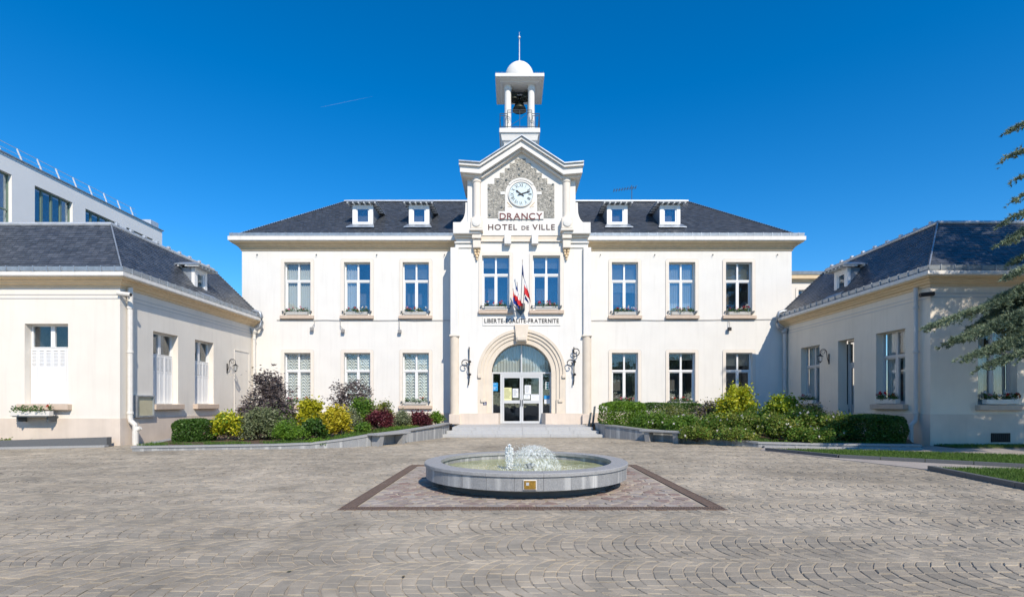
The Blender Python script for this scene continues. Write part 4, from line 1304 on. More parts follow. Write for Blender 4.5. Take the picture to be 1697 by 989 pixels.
def half_shutter(parent, loc, rz, w, h, sh):
    """window with folding louvred shutters closed over the lower part; sash above"""
    W = w / 2
    D = 0.27
    f = MB()
    f.box(-W, -W + 0.06, D, D + 0.07, sh, h); f.box(W - 0.06, W, D, D + 0.07, sh, h); f.box(-W + 0.06, W - 0.06, D, D + 0.07, h - 0.06, h)
    f.box(-W + 0.06, W - 0.06, D, D + 0.07, sh, sh + 0.06); f.box(-0.07, 0.07, D - 0.01, D + 0.07, sh + 0.06, h - 0.06)
    o = f.build('window', M['white'], parent, local=True, loc=Vector(loc) - worg(parent), rz=rz)
    for a, b in ((-W + 0.06, -0.07), (0.07, W - 0.06)): MB().box(a, b, D + 0.03, D + 0.04, sh + 0.05, h - 0.05).build('pane', M['glass'], o, local=True)
    n = 6
    lw_ = (2 * W - 0.02) / n
    for k in range(n):
        a = -W + 0.01 + k * lw_
        q = MB()
        yy = D - 0.05 + (0.012 if k % 2 else 0)
        q.box(a + 0.004, a + 0.045, yy, yy + 0.03, 0.01, sh); q.box(a + lw_ - 0.045, a + lw_ - 0.004, yy, yy + 0.03, 0.01, sh)
        q.box(a + 0.045, a + lw_ - 0.045, yy + 0.008, yy + 0.024, 0.08, sh * 0.64)
        q.box(a + 0.045, a + lw_ - 0.045, yy, yy + 0.03, 0.01, 0.08); q.box(a + 0.045, a + lw_ - 0.045, yy, yy + 0.03, sh - 0.08, sh)
        q.box(a + 0.045, a + lw_ - 0.045, yy, yy + 0.03, sh * 0.64, sh * 0.69)
        z = sh * 0.69 + 0.02
        while z < sh - 0.1:
            q.add([(a + 0.045, yy + 0.001, z), (a + lw_ - 0.045, yy + 0.001, z), (a + lw_ - 0.045, yy + 0.028, z + 0.035), (a + 0.045, yy + 0.028, z + 0.035),
                   (a + 0.045, yy + 0.001, z + 0.012), (a + lw_ - 0.045, yy + 0.001, z + 0.012), (a + lw_ - 0.045, yy + 0.028, z + 0.047), (a + 0.045, yy + 0.028, z + 0.047)],
                  [(0, 1, 2, 3), (4, 7, 6, 5), (0, 4, 5, 1), (2, 6, 7, 3)])
            z += 0.05
        q.build('shutter_leaf', M['white'], o, local=True)
    MB().box(-W, W, D + 0.0, D + 0.02, 0, sh).build('shutter_backing', M['offwhite'], o, local=True)
    r = MB()
    a, b, c, d, e, g = -W, W, D + 0.12, D + 1.2, sh - 0.1, h
    r.add([(a, c, e), (b, c, e), (b, d, e), (a, d, e), (a, c, g), (b, c, g), (b, d, g), (a, d, g)], [(0, 1, 2, 3), (4, 7, 6, 5), (1, 5, 6, 2), (2, 6, 7, 3), (3, 7, 4, 0)])
    r.build('room_interior', M['room'], o, local=True)
    MB().bbox(-W - 0.12, W + 0.14, -0.2, D - 0.06, -0.22, -0.004, 0.015).build('sill', M['sill'], o, local=True)
    MB().box(-W, W, D - 0.03, D + 0.05, sh + 0.001, sh + 0.04).build('shutter_rail', M['greyframe'], o, local=True)
    return o


half_shutter(lw, (-16.51, 18.4, 1.48), 0, 1.54, 2.84, 1.98)
window(lw, (-21.65, 18.4, 1.48), 0, 1.5, 2.84, surround=False, sill='block')
for u0, u1, z0, z1 in shl:
    half_shutter(lw, (-13.9, 18.4 + (u0 + u1) / 2, z0), rzl, u1 - u0, z1 - z0, 1.93 if u0 < 3 else 1.88)
# blind niche: a shallow framed field
q = MB()
for a, b, c, d in ((25.95, 26.0, 0.98, 4.2), (27.4, 27.45, 0.98, 4.2), (26.0, 27.4, 4.15, 4.2)): q.box(-13.899, -13.875, a, b, c, d)
q.build('niche_frame', M['wing'], lw)
# right pavilion
rw_, rzr, shr, orgr = wing(1, 14.7, 18.23, 27.5, 'low pavilion with slate mansard roof, walls tinted by painted bounce light, behind the cedar on the right', 'pavilion')
window(rw_, (17.06, 18.23, 1.45), 0, 1.38, 2.87, surround=False, sill='block', curtain='pair', depth=0.25, frame='greyframe')
window(rw_, (21.7, 18.23, 1.45), 0, 1.4, 2.87, surround=False, sill='block', depth=0.25, frame='greyframe')
for i, (u0, u1, z0, z1) in enumerate(shr):
    if z0 > 1:
        window(rw_, (14.7, 28.0 - (u0 + u1) / 2, z0), rzr, u1 - u0, z1 - z0, depth=0.28, surround=False, sill='block', curtain=('full', None, 'pair')[i], frame='greyframe', seed=i)
    else:
        W, h, D = (u1 - u0) / 2, z1 - z0, 0.45
        f = MB()
        f.box(-W, -W + 0.08, D, D + 0.08, 0, h); f.box(W - 0.08, W, D, D + 0.08, 0, h); f.box(-W + 0.08, W - 0.08, D, D + 0.08, h - 0.08, h)
        f.box(-W + 0.08, W - 0.08, D, D + 0.08, h - 1.1, h - 0.98)
        dr = f.build('door', M['greyframe'], rw_, local=True, loc=Vector((14.7, 28.0 - (u0 + u1) / 2, z0)) - worg(rw_), rz=rzr)
        f = MB()
        f.box(-W + 0.085, -W + 0.2, D + 0.01, D + 0.06, 0, h - 1.105); f.box(W - 0.2, W - 0.085, D + 0.01, D + 0.06, 0, h - 1.105)
        f.box(-W + 0.2, W - 0.2, D + 0.01, D + 0.06, 0, 0.8); f.box(-W + 0.2, W - 0.2, D + 0.01, D + 0.06, h - 1.24, h - 1.105)
        f.build('door_leaf', M['greyframe'], dr, local=True)
        MB().box(-W + 0.08, W - 0.08, D + 0.03, D + 0.04, h - 0.99, h - 0.07).build('pane', M['glass'], dr, local=True)
        MB().box(-W + 0.19, W - 0.19, D + 0.03, D + 0.04, 0.79, h - 1.23).build('pane', M['glass'], dr, local=True)
        MB().box(-W, W, D + 0.3, D + 0.32, 0, h).build('room_interior', M['room'], dr, local=True)
        MB().tube([(-W + 0.14, D - 0.05, 1.0), (-W + 0.14, D - 0.05, 1.12)], 0.015, 6).build('door_handle', M['iron'], dr, local=True)
        MB().bbox(-W - 0.05, W + 0.05, -0.15, D, -0.12, -0.002, 0.01).build('doorstep', M['granite'], dr, local=True)
# grilles low in the walls
def grille(parent, x0, x1, y, z0, z1):
    g = MB().box(x0, x1, y - 0.012, y - 0.001, z0, z1).build('cellar_grille', M['hole'], parent)
    q = MB()
    n = int((x1 - x0) / 0.07)
    for k in range(n): q.box(x0 + 0.02 + k * 0.07, x0 + 0.04 + k * 0.07, y - 0.025, y - 0.013, z0, z1)
    q.build('grille_bar', M['iron'], g)
grille(rw_, PX(1642, 18.2), PX(1674, 18.2), 18.2, 0.14, 0.46)
grille(lw, -16.75, -16.0, 18.37, 0.06, 0.22)
gv = MB().box(-13.869, -13.855, 22.4, 23.3, 0.12, 0.42).build('cellar_grille', M['hole'], lw)
MB().box(-13.854, -13.845, 22.4, 23.3, 0.25, 0.28).box(-13.854, -13.845, 22.7, 22.73, 0.12, 0.249).box(-13.854, -13.845, 23.0, 23.03, 0.12, 0.249).build('grille_bar', M['granite'], gv)


# ------------------------------------------------------------------ downpipes
def downpipe(parent, x, y, ztop, m, r=0.085, shoe=True, s=1):
    p = MB()
    p.tube([(x, y, 0.95), (x, y, ztop)], r, 10)
    o = p.build('downpipe', M[m], parent, smooth=False)
    for z in (1.1, 3.3, 4.9): MB().lathe([(r + 0.005, 0), (r + 0.02, 0.01), (r + 0.02, 0.09), (r + 0.005, 0.1)], (x, y, z), 12).build('pipe_collar', M[m], o)
    q = MB()
    q.tube([(x, y, 0.98), (x + s * 0.02, y, 0.86), (x + s * 0.16, y + 0.02, 0.72), (x + s * 0.17, y + 0.02, 0.5)], r, 10)
    q.tube([(x + s * 0.17, y + 0.02, 0.5), (x + s * 0.17, y + 0.02, -0.01)], r * 1.12, 10)
    q.tube([(x + s * 0.17, y + 0.02, 0.5), (x + s * 0.34, y + 0.04, 0.62)], r * 0.85, 10)
    if shoe: q.build('pipe_shoe', M[m], o)
    return o


downpipe(lw, -13.77, 18.72, 5.66, 'offwhite', 0.088)
downpipe(rw_, 14.57, 18.72, 5.66, 'greyframe', 0.075, s=-1)
downpipe(lw, -13.76, 27.7, 5.4, 'offwhite', 0.075)
downpipe(rw_, 14.56, 27.7, 5.4, 'greyframe', 0.09, s=-1)
for s, w, x in ((-1, lw, -13.76), (1, rw_, 14.56)):
    k = -s
    y = 27.66
    q = MB()
    xo = x + k * 0.34
    q.tube([(x - k * 0.35, y, 6.42), (x + k * 0.1, y, 6.4), (x + k * 0.33, y, 6.33), (x + k * 0.42, y, 6.1), (x + k * 0.42, y, 5.75), (x + k * 0.33, y, 5.52), (x + k * 0.05, y, 5.42), (x, y + 0.02, 5.3)], 0.085, 10)
    q.build('rain_elbow', M['zinc'], w, smooth=True)
    MB().lathe([(0.09, 0), (0.15, 0.1), (0.16, 0.28), (0.12, 0.3)], (x, y + 0.04, 5.2), 12).build('hopper', M['offwhite' if s < 0 else 'zinc'], w)

# ------------------------------------------------------------------ wall lamps on the courtyard sides
def wall_lamp(loc, rz, label):
    r = empty('wall_lamp', loc, label, 'lamp', 'wrought iron wall lamps', rz)
    r.scale = (0.74, 0.74, 0.74)
    # local: y points out of the wall, z up, origin at the wall plate
    MB().bbox(-0.05, 0.05, 0.0, 0.04, -0.32, 0.32, 0.01).build('wall_plate', M['iron'], r, local=True)
    arm = [(0, 0.03, -0.22), (0, 0.12, 0.05), (0, 0.16, 0.35)] + [(0, 0.36 - 0.2 * math.cos(t), 0.42 + 0.2 * math.sin(t)) for t in [PI * k / 10 for k in range(11)]]
    MB().tube(arm + [(0, 0.56, 0.36)], 0.02, 6).tube([(0, 0.36 - (0.16 - 0.1 * t) * math.cos(t * 7), 0.42 + (0.16 - 0.1 * t) * math.sin(t * 7)) for t in [k / 20 for k in range(21)]], 0.014, 6).build('arm', M['iron'], r, local=True)
    c = (0, 0.56, 0)
    MB().lathe([(0.02, 0.36), (0.035, 0.3), (0.06, 0.27), (0.17, 0.18), (0.18, 0.16), (0.15, 0.16)], c, 6).build('lantern_cap', M['iron'], r, local=True)
    MB().lathe([(0.145, 0.158), (0.09, -0.14)], c, 6).build('lantern_glass', M['glassdark'], r, local=True)
    q = MB()
    for k in range(6):
        a = 2 * PI * k / 6
        q.tube([(0.15 * math.cos(a), 0.56 + 0.15 * math.sin(a), 0.16), (0.095 * math.cos(a), 0.56 + 0.095 * math.sin(a), -0.14)], 0.009, 5)
    q.lathe([(0.1, -0.14), (0.1, -0.165), (0.04, -0.19), (0.02, -0.23), (0.005, -0.25)], c, 6)
    q.build('lantern_cage', M['iron'], r, local=True)


wall_lamp((-13.9, 25.3, 3.2), -PI / 2, 'black wrought iron lantern on the left pavilion wall')
wall_lamp((14.7, 24.05, 3.55), PI / 2, 'black wrought iron lantern on the right pavilion wall beside the door')

# cameras under the corner eaves
for (x, y, z, s, m, lab) in ((-13.9, 18.62, 5.35, -1, 'offwhite', 'white security camera under the corner eave of the left pavilion'), (14.72, 18.45, 5.3, 1, 'iron', 'dark security camera under the corner eave of the right pavilion')):
    c = empty('security_camera', (x, y, z), lab, 'camera')
    MB().tube([(x + s * 0.02, y, z + 0.12), (x - s * 0.15, y, z + 0.1), (x - s * 0.2, y - 0.12, z + 0.02)], 0.03, 6).build('arm', M['irongrey'], c)
    a = Vector((x - s * -0.02, y - 0.3, z + 0.03))
    b = Vector((x - s * 0.44, y - 0.3, z - 0.02))
    MB().tube([a, b], 0.075, 10).build('housing', M[m], c)
    MB().tube([b, b + (b - a).normalized() * 0.012], 0.06, 10).build('lens', M['iron'], c)
# notice case
nc = empty('notice_case', (-13.82, 19.5, 0.97), 'grey metal notice case with yellowed panel on the left pavilion wall', 'notice case')
q = MB()
for a, b, c, d in ((19.05, 19.11, 0.98, 1.8), (19.95, 20.01, 0.98, 1.8), (19.11, 19.95, 0.98, 1.04), (19.11, 19.95, 1.74, 1.8)): q.box(-13.899, -13.76, a, b, c, d)
q.build('frame', M['zinc'], nc)
MB().box(-13.899, -13.82, 19.111, 19.949, 1.041, 1.739).build('backing', M['panel'], nc)

# ------------------------------------------------------------------ flower boxes
leafg = tonemat('geranium_leaf', [(0.03, 0.085, 0.015), (0.07, 0.15, 0.03), (0.12, 0.2, 0.05)], 0.6, transl=0.25)
petal = tonemat('petals', [(0.55, 0.02, 0.03), (0.75, 0.72, 0.70), (0.72, 0.25, 0.35)], 0.6, transl=0.25)


def leafcloud(rng, P, size, flat=0.5, asp=0.6):
    """rhombic leaves at points P with random attitude -> (n,4,3)"""
    n = len(P)
    a = rng.normal(size=(n, 3))
    a[:, 2] = a[:, 2] * flat + 0.15
    a /= np.linalg.norm(a, axis=1)[:, None]
    b = np.cross(a, rng.normal(size=(n, 3)))
    b /= np.linalg.norm(b, axis=1)[:, None] + 1e-9
    s = size * rng.uniform(0.6, 1.3, size=(n, 1))
    L, Wd = a * s, b * s * asp * 0.5
    return np.stack([P - L * 0.5, P + Wd, P + L * 0.5, P - Wd], axis=1)


def flower_box(loc, rz, label, w=1.15, seed=0, reds=1.0, boxm='offwhite'):
    r = empty('flower_box', loc, label, 'flower box', 'window flower boxes', rz)
    MB().bbox(-w / 2, w / 2, -0.11, 0.08, 0, 0.17, 0.012).build('trough', M[boxm], r, local=True)
    rng = np.random.default_rng(seed)
    n = 420
    cl = np.stack([rng.uniform(-w / 2, w / 2, 14), rng.normal(-0.03, 0.05, 14), rng.uniform(0.17, 0.33, 14)], 1)
    P = cl[rng.integers(0, 14, n)] + rng.normal(size=(n, 3)) * (0.07, 0.05, 0.05)
    P[:, 2] = np.maximum(P[:, 2], 0.13)
    P[:, 0] = np.clip(P[:, 0], -w / 2, w / 2)
    tag(quads('foliage', leafcloud(rng, P, 0.07), rng.random(n), leafg, r), kind='stuff')
    k = int(9 * reds)
    if k:
        V, T = [], []
        for i in range(k):
            c = np.array([rng.uniform(-w / 2, w / 2), rng.normal(-0.06, 0.04), rng.uniform(0.28, 0.44)])
            Q = c + rng.normal(size=(16, 3)) * 0.028
            V.append(leafcloud(rng, Q, 0.05, 1.0, 0.9))
            T.append(np.full(16, rng.choice([0.0, 0.0, 0.5, 0.5, 1.0])))
        tag(quads('blossoms', np.concatenate(V), np.concatenate(T), petal, r), kind='stuff')
    return r


for i, x in enumerate(WX):
    flower_box((x, YF - 0.02, 6.245), 0, 'flower box on the upper window %s' % ('nearest the left pavilion', 'in the middle of the left half', 'just left of the entrance bay', 'just right of the entrance bay', 'in the middle of the right half', 'nearest the right pavilion')[i], seed=i)
    if i >= 2 and i != 5: flower_box((x, YF - 0.02, 1.405), 0, 'flower box on the ground-floor window %s' % ('just left of the entrance bay', 'just right of the entrance bay', 'second right of the entrance bay')[i - 2], seed=20 + i, reds=0.3 if i == 2 else 1)
    if i in (0,): flower_box((x, YF - 0.02, 1.405), 0, 'flower box on the ground-floor window nearest the left pavilion', seed=29)
flower_box((-0.835, YA - 0.02, 6.315), 0, 'flower box under the left window above the entrance arch', seed=40)
flower_box((1.78, YA - 0.02, 6.315), 0, 'flower box under the right window above the entrance arch', seed=41)
fb = flower_box((-16.66, 18.02, 1.06), 0, 'large cream flower box hung below the shuttered front window', 1.35, seed=50, reds=0.2)
MB().box(-0.6, 0.6, -0.1, 0.35, -0.03, -0.002).box(-0.55, -0.5, 0.0, 0.35, -0.2, -0.031).box(0.5, 0.55, 0.0, 0.35, -0.2, -0.031).build('support', M['irongrey'], fb, local=True)
flower_box((14.6, 20.17, 1.49), -PI / 2, 'flower box on the right pavilion window nearest the corner', seed=51, reds=1.4)
flower_box((14.6, 25.6, 1.49), -PI / 2, 'flower box on the right pavilion window beside the town hall', seed=52, reds=1.4)
flower_box((17.06, 18.13, 1.47), 0, 'shaded flower box on the right pavilion front window behind the cedar', seed=53, reds=1.4)

# ================================================================== BACKGROUND BUILDINGS
mb = empty('modern_building', (-27, 28, 0), 'white modern block with green-framed windows and roof railing behind the left pavilion', 'building')
mh = [(a - 14, b - 14, 9.2, 12.45) for a, b in ((15.6, 17.9), (18.8, 21.2), (22.0, 24.9), (26.1, 28.35), (29.2, 31.55), (32.3, 34.7))]
wall('wall', mb, M['modern'], (-24, 14, 0), PI / 2, 0, 21.6, 0, 13.3, mh, 0.35)
MB().box(-40, -24.36, 35.2, 35.6, 0, 13.3).build('wall', M['modern'], mb)
MB().box(-40, -24.36, 14, 35.19, 13.0, 13.25).build('roof', M['modern'], mb)
MB().box(-24.4, -23.93, 13.9, 35.7, 13.301, 13.36).build('coping', M['zinc'], mb)
for a, b, c, d in mh:
    W, h = (b - a) / 2, d - c
    f = MB()
    n = 4
    for k in range(n + 1):
        x = -W + 2 * W * k / n
        f.box(max(-W, x - 0.05), min(W, x + 0.05), 0.16, 0.24, 0, h)
    for z in (0, 0.75, 1.5, h - 0.07): f.box(-W + 0.05, W - 0.05, 0.165, 0.235, z, z + 0.07)
    o = f.build('window', M['green'], mb, local=True, loc=Vector((-24, 14 + (a + b) / 2, c)) - worg(mb), rz=PI / 2)
    for k in range(n):
        MB().box(-W + 2 * W * k / n + 0.04, -W + 2 * W * (k + 1) / n - 0.04, 0.2, 0.21, 0.05, h - 0.05).build('pane', M['glassup'], o, local=True)
    MB().box(-W, W, 0.6, 0.62, 0, h).build('room_interior', M['room'], o, local=True)
y = 15.0
k = 0
while y < 34:
    MB().box(-24.36, -24.28, y, y + 0.06, 13.361, 13.4).tube([(-24.3, y, 13.38), (-24.3, y - 0.34, 13.98)], 0.035, 6).build('railing_post', M['white'], mb)
    y += 1.08
MB().tube([(-24.3, 14.6, 13.97), (-24.3, 33.4, 13.97)], 0.016, 5).tube([(-24.3, 14.7, 13.7), (-24.3, 33.6, 13.7)], 0.012, 5).build('railing_wire', M['zincl'], mb)
MB().bbox(-24.7, -24.1, 34.6, 35.4, 13.361, 13.75, 0.02).build('roof_vent', M['zincl'], mb)
rb = empty('rear_building', (19, 36, 0), 'small cream building behind the right end of the town hall', 'building')
wall('wall', rb, M['wing'], (15.6, 33, 0), 0, 0, 8, 0, 9.4, [(2.6, 3.9, 6.2, 8.7)], 0.35)
MB().box(15.6, 15.95, 33.36, 40, 0, 9.4).box(23.25, 23.6, 33.36, 40, 0, 9.4).box(15.96, 23.2, 39.6, 40, 0, 9.4).build('side_wall', M['wing'], rb)
MB().sweep_rect(15.6, 23.6, 33, 40, [(-0.02, 9.2), (0.1, 9.2), (0.14, 9.32), (0.3, 9.36), (0.32, 9.6), (-0.02, 9.6)]).build('cornice', M['tan'], rb)
MB().sweep_rect(15.6, 23.6, 33, 40, [(0.2, 9.601), (0.36, 9.601), (0.4, 9.8), (0.2, 9.8)]).build('gutter', M['zinc'], rb)
MB().add([(15.3, 32.7, 9.62), (23.9, 32.7, 9.62), (23.9, 40.3, 9.62), (15.3, 40.3, 9.62), (17.5, 36.5, 10.6), (21.5, 36.5, 10.6)], [(0, 1, 5, 4), (1, 2, 5), (2, 3, 4, 5), (3, 0, 4), (0, 3, 2, 1)]).build('roof', M['roofbase'], rb)
window(rb, (18.85, 33, 6.2), 0, 1.3, 2.5, surround=True, sill='low')
# ================================================================== GROUND
tag(MB().add([(-900, -900, -0.06), (900, -900, -0.06), (900, 900, -0.06), (-900, 900, -0.06)], [(0, 1, 2, 3)]).build('ground', M['asphalt']), 'wide flat ground around the town hall square', kind='structure')
plaza = tag(MB().add([(-30, -12, -0.0085), (30, -12, -0.0085), (30, 28, -0.0085), (-30, 28, -0.0085)], [(0, 1, 2, 3)]).build('plaza', M['mortar']), 'square paved with grey granite setts in fan arcs', kind='structure')
SQ = (-2.44, 3.02, 7.32, 12.62)      # fountain square: x0 x1 y0 y1
FC = (0.26, 9.8)


def sett_field():
    rng = np.random.default_rng(11)
    W, Rr, pitch = 0.98, 0.68, 0.128
    half = W / 2
    amax = math.asin(half / Rr)
    V, C = [], []
    row = 0
    y = 1.9
    while y < 23.6:
        yc_ = y + half
        span = (yc_ + 1.2) * 1.02 + 3.5
        x = -min(span, 24)
        phase = rng.uniform(0, 1)
        x += phase * pitch
        drift = 0.0
        while x < min(span, 24):
            p = pitch * rng.uniform(0.86, 1.14)
            na = rng.integers(6, 9)
            cuts = np.linspace(-amax, amax, na + 1)
            cuts[1:-1] += rng.normal(0, 0.035, na - 1)
            for k in range(na):
                a, b = cuts[k], cuts[k + 1]
                g = rng.uniform(0.003, 0.007)
                aa, bb = a + g / Rr, b - g / Rr
                def pt(t, dx): return (x + dx - Rr * math.cos(t) + Rr + 0.05 * math.sin(x * 0.9 + yc_ * 2.1), yc_ + Rr * math.sin(t) + 0.11 * math.sin(x * 0.45 + 1.0) + 0.05 * math.sin(x * 1.3 + 2.0))
                q = [pt(aa, g), pt(bb, g), pt(bb, p - g), pt(aa, p - g)]
                m = (pt((aa + bb) / 2, g), pt((aa + bb) / 2, p - g))
                V.append([q[0], q[3], m[1], q[2], q[1], m[0]])
                C.append((m[0][0], m[0][1]))
            x += p
        y += W
        row += 1
    V = np.array(V)
    V += rng.normal(0, 0.0035, V.shape)
    c = V.mean(axis=1)
    keep = ~((c[:, 0] > SQ[0] + 0.02) & (c[:, 0] < SQ[1] - 0.02) & (c[:, 1] > SQ[2] + 0.02) & (c[:, 1] < SQ[3] - 0.02))
    keep &= (np.abs(c[:, 0]) < c[:, 1] * 1.06 + 2.5)
    return V[keep]


def stone_polys(V, rng, depth, zj, inset=0.008):
    """V (n,k,2) outlines -> list of polygon arrays: domed top (k quads to inset ring + cap) and sides"""
    n, k = V.shape[:2]
    c = V.mean(axis=1, keepdims=True)
    z = rng.normal(0, zj, n)
    tilt = rng.normal(0, 0.012, (n, 2))
    d = V - c
    Ln = np.linalg.norm(d, axis=2, keepdims=True)
    I = c + d * (1 - np.minimum(0.4, inset / Ln))
    def lift(A, off):
        Z = z[:, None] + off + ((A - c) * tilt[:, None, :]).sum(axis=2)
        return np.concatenate([A, Z[..., None]], axis=2)
    top, mid, low = lift(I, 0.0), lift(V, -0.005), lift(V, -depth)
    return top, mid, low


def setts_objects(V, rng, parent, mname, names, depth=0.016, zj=0.002, ncount=300, groupz=0.0):
    n, k = V.shape[:2]
    tone = rng.random(n)
    top, mid, low = stone_polys(V, rng, depth, zj)
    dist = V.mean(axis=1)
    order = np.argsort(np.where((np.abs(dist[:, 0]) < dist[:, 1] * 0.985) & (dist[:, 1] > 4.05), dist[:, 1], 1e6))
    near, rest = order[:ncount], order[ncount:]
    org = worg(parent)
    for i in near:
        vs = [tuple(v) for v in top[i]] + [tuple(v) for v in mid[i]] + [tuple(v) for v in low[i]]
        fs = [tuple(range(k))] + [(a, k + a, k + (a + 1) % k, (a + 1) % k) for a in range(k)] + [(k + a, 2 * k + a, 2 * k + (a + 1) % k, k + (a + 1) % k) for a in range(k)]
        me = bpy.data.meshes.new(names[0])
        me.from_pydata([(v[0] - org.x, v[1] - org.y, v[2] - org.z) for v in vs], [], fs)
        at = me.attributes.new('tone', 'FLOAT', 'POINT')
        at.data.foreach_set('value', np.full(3 * k, tone[i], dtype=np.float32))
        me.materials.append(M[mname])
        link(names[0], me, parent)
    t, m_, l = top[rest], mid[rest], low[rest]
    caps = t
    nx = lambda A: np.roll(A, -1, axis=1)
    r1 = np.stack([t, m_, nx(m_), nx(t)], axis=2).reshape(-1, 4, 3)
    nr_ = V[rest].mean(axis=1)[:, 1] < 11
    r2 = np.stack([m_[nr_], l[nr_], nx(l)[nr_], nx(m_)[nr_]], axis=2).reshape(-1, 4, 3)
    # one mesh: caps as k-gons, rings as quads
    nv = len(caps) * k
    P = np.concatenate([caps.reshape(-1, 3), r1.reshape(-1, 3), r2.reshape(-1, 3)]).astype(np.float32) - np.array(org, dtype=np.float32)
    T = np.concatenate([np.repeat(tone[rest], k), np.repeat(tone[rest], 4 * k), np.repeat(tone[rest][nr_], 4 * k)]).astype(np.float32)
    me = bpy.data.meshes.new(names[1])
    me.vertices.add(len(P)); me.vertices.foreach_set('co', P.reshape(-1))
    me.loops.add(len(P)); me.loops.foreach_set('vertex_index', np.arange(len(P), dtype=np.int32))
    st = np.concatenate([np.arange(len(caps)) * k, nv + np.arange(len(r1) + len(r2)) * 4]).astype(np.int32)
    me.polygons.add(len(st)); me.polygons.foreach_set('loop_start', st)
    at = me.attributes.new('tone', 'FLOAT', 'POINT')
    at.data.foreach_set('value', T)
    me.update(calc_edges=True)
    me.materials.append(M[mname])
    tag(link(names[1], me, parent), kind='stuff')


rng0 = np.random.default_rng(3)
setts_objects(sett_field(), rng0, plaza, 'sett', ('sett', 'setts'))
# fountain square: rounded cobbles in pale mortar
apron = tag(MB().box(SQ[0], SQ[1], SQ[2], SQ[3], -0.05, -0.012).build('fountain_apron', M['mortarw']), 'square of brownish cobbles with pale joints round the fountain', kind='structure')
def cobble_field():
    rng = np.random.default_rng(8)
    out = []
    px_, py_ = 0.235, 0.19
    j = 0
    y = SQ[2] + 0.24
    G = {}
    ny, nx = int((SQ[3] - SQ[2] - 0.44) / py_), int((SQ[1] - SQ[0] - 0.44) / px_)
    # jittered hexagon lattice: shared corners keep the joints even
    def corner(i, jj, side):
        key = (i, jj, side)
        if key not in G: G[key] = rng.normal(0, 0.022, 2)
        return G[key]
    x0, y0 = SQ[0] + 0.30, SQ[2] + 0.30
    for jj in range(ny):
        for i in range(nx):
            off = 0.5 * (jj % 2)
            cx_, cy_ = x0 + (i + off) * px_, y0 + jj * py_
            if cx_ > SQ[1] - 0.27 or cy_ > SQ[3] - 0.27: continue
            hx, hy = px_ / 2, py_ / 2
            pts = []
            for dx, dy in ((0, -1.33), (1, -0.67), (1, 0.67), (0, 1.33), (-1, 0.67), (-1, -0.67)):
                gx, gy = cx_ + dx * hx, cy_ + dy * hy
                key = (round((gx - x0) / px_ * 2), round((gy - y0) / py_ * 3))
                jt = corner(key[0], key[1], 0)
                pts.append((gx + jt[0], gy + jt[1]))
            pts = np.array(pts)
            c = pts.mean(axis=0)
            pts = c + (pts - c) * rng.uniform(0.76, 0.85)
            if math.hypot(c[0] - FC[0], c[1] - FC[1]) < 1.35: continue
            out.append(pts)
    return np.array(out)
setts_objects(cobble_field(), np.random.default_rng(9), apron, 'cobble', ('cobble', 'cobbles'), depth=0.02, zj=0.003)
# drain round the square
dr = empty('drain_channel', (0.29, 9.97, 0), 'brown slotted steel drain framing the fountain square', 'drain')
dw = 0.2
pans = []
for (a, b, fixed, ax) in ((SQ[0] - 0.02, SQ[1] + 0.02, SQ[2] - 0.02, 'x'), (SQ[0] - 0.02, SQ[1] + 0.02, SQ[3] - dw + 0.02, 'x'), (SQ[2] + dw - 0.018, SQ[3] - dw + 0.018, SQ[0] - 0.02, 'y'), (SQ[2] + dw - 0.018, SQ[3] - dw + 0.018, SQ[1] - dw + 0.02, 'y')):
    n = 11
    L = (b - a) / n
    for k in range(n):
        q = MB()
        u0, u1 = a + k * L + 0.004, a + (k + 1) * L - 0.004
        def bx2(u0_, u1_, v0, v1, z0, z1):
            if ax == 'x': q.box(u0_, u1_, fixed + v0, fixed + v1, z0, z1)
            else: q.box(fixed + v0, fixed + v1, u0_, u1_, z0, z1)
        bx2(u0, u1, 0.0, 0.022, -0.03, 0.008); bx2(u0, u1, dw - 0.022, dw, -0.03, 0.008)
        nb = 13
        for m_ in range(nb):
            c = u0 + 0.01 + (u1 - u0 - 0.02) * m_ / (nb - 1)
            bx2(c - 0.012, c + 0.012, 0.0221, dw - 0.0221, -0.02, 0.005)
        bx2(u0, u1, 0.092, 0.108, -0.022, 0.0042)
        q.build('grate', M['corten'], dr)
    q = MB()
    if ax == 'x': q.box(a, b, fixed + 0.001, fixed + dw - 0.001, -0.011, -0.0085)
    else: q.box(fixed + 0.001, fixed + dw - 0.001, a, b, -0.011, -0.0085)
    q.build('channel_bottom', M['corten'], dr)

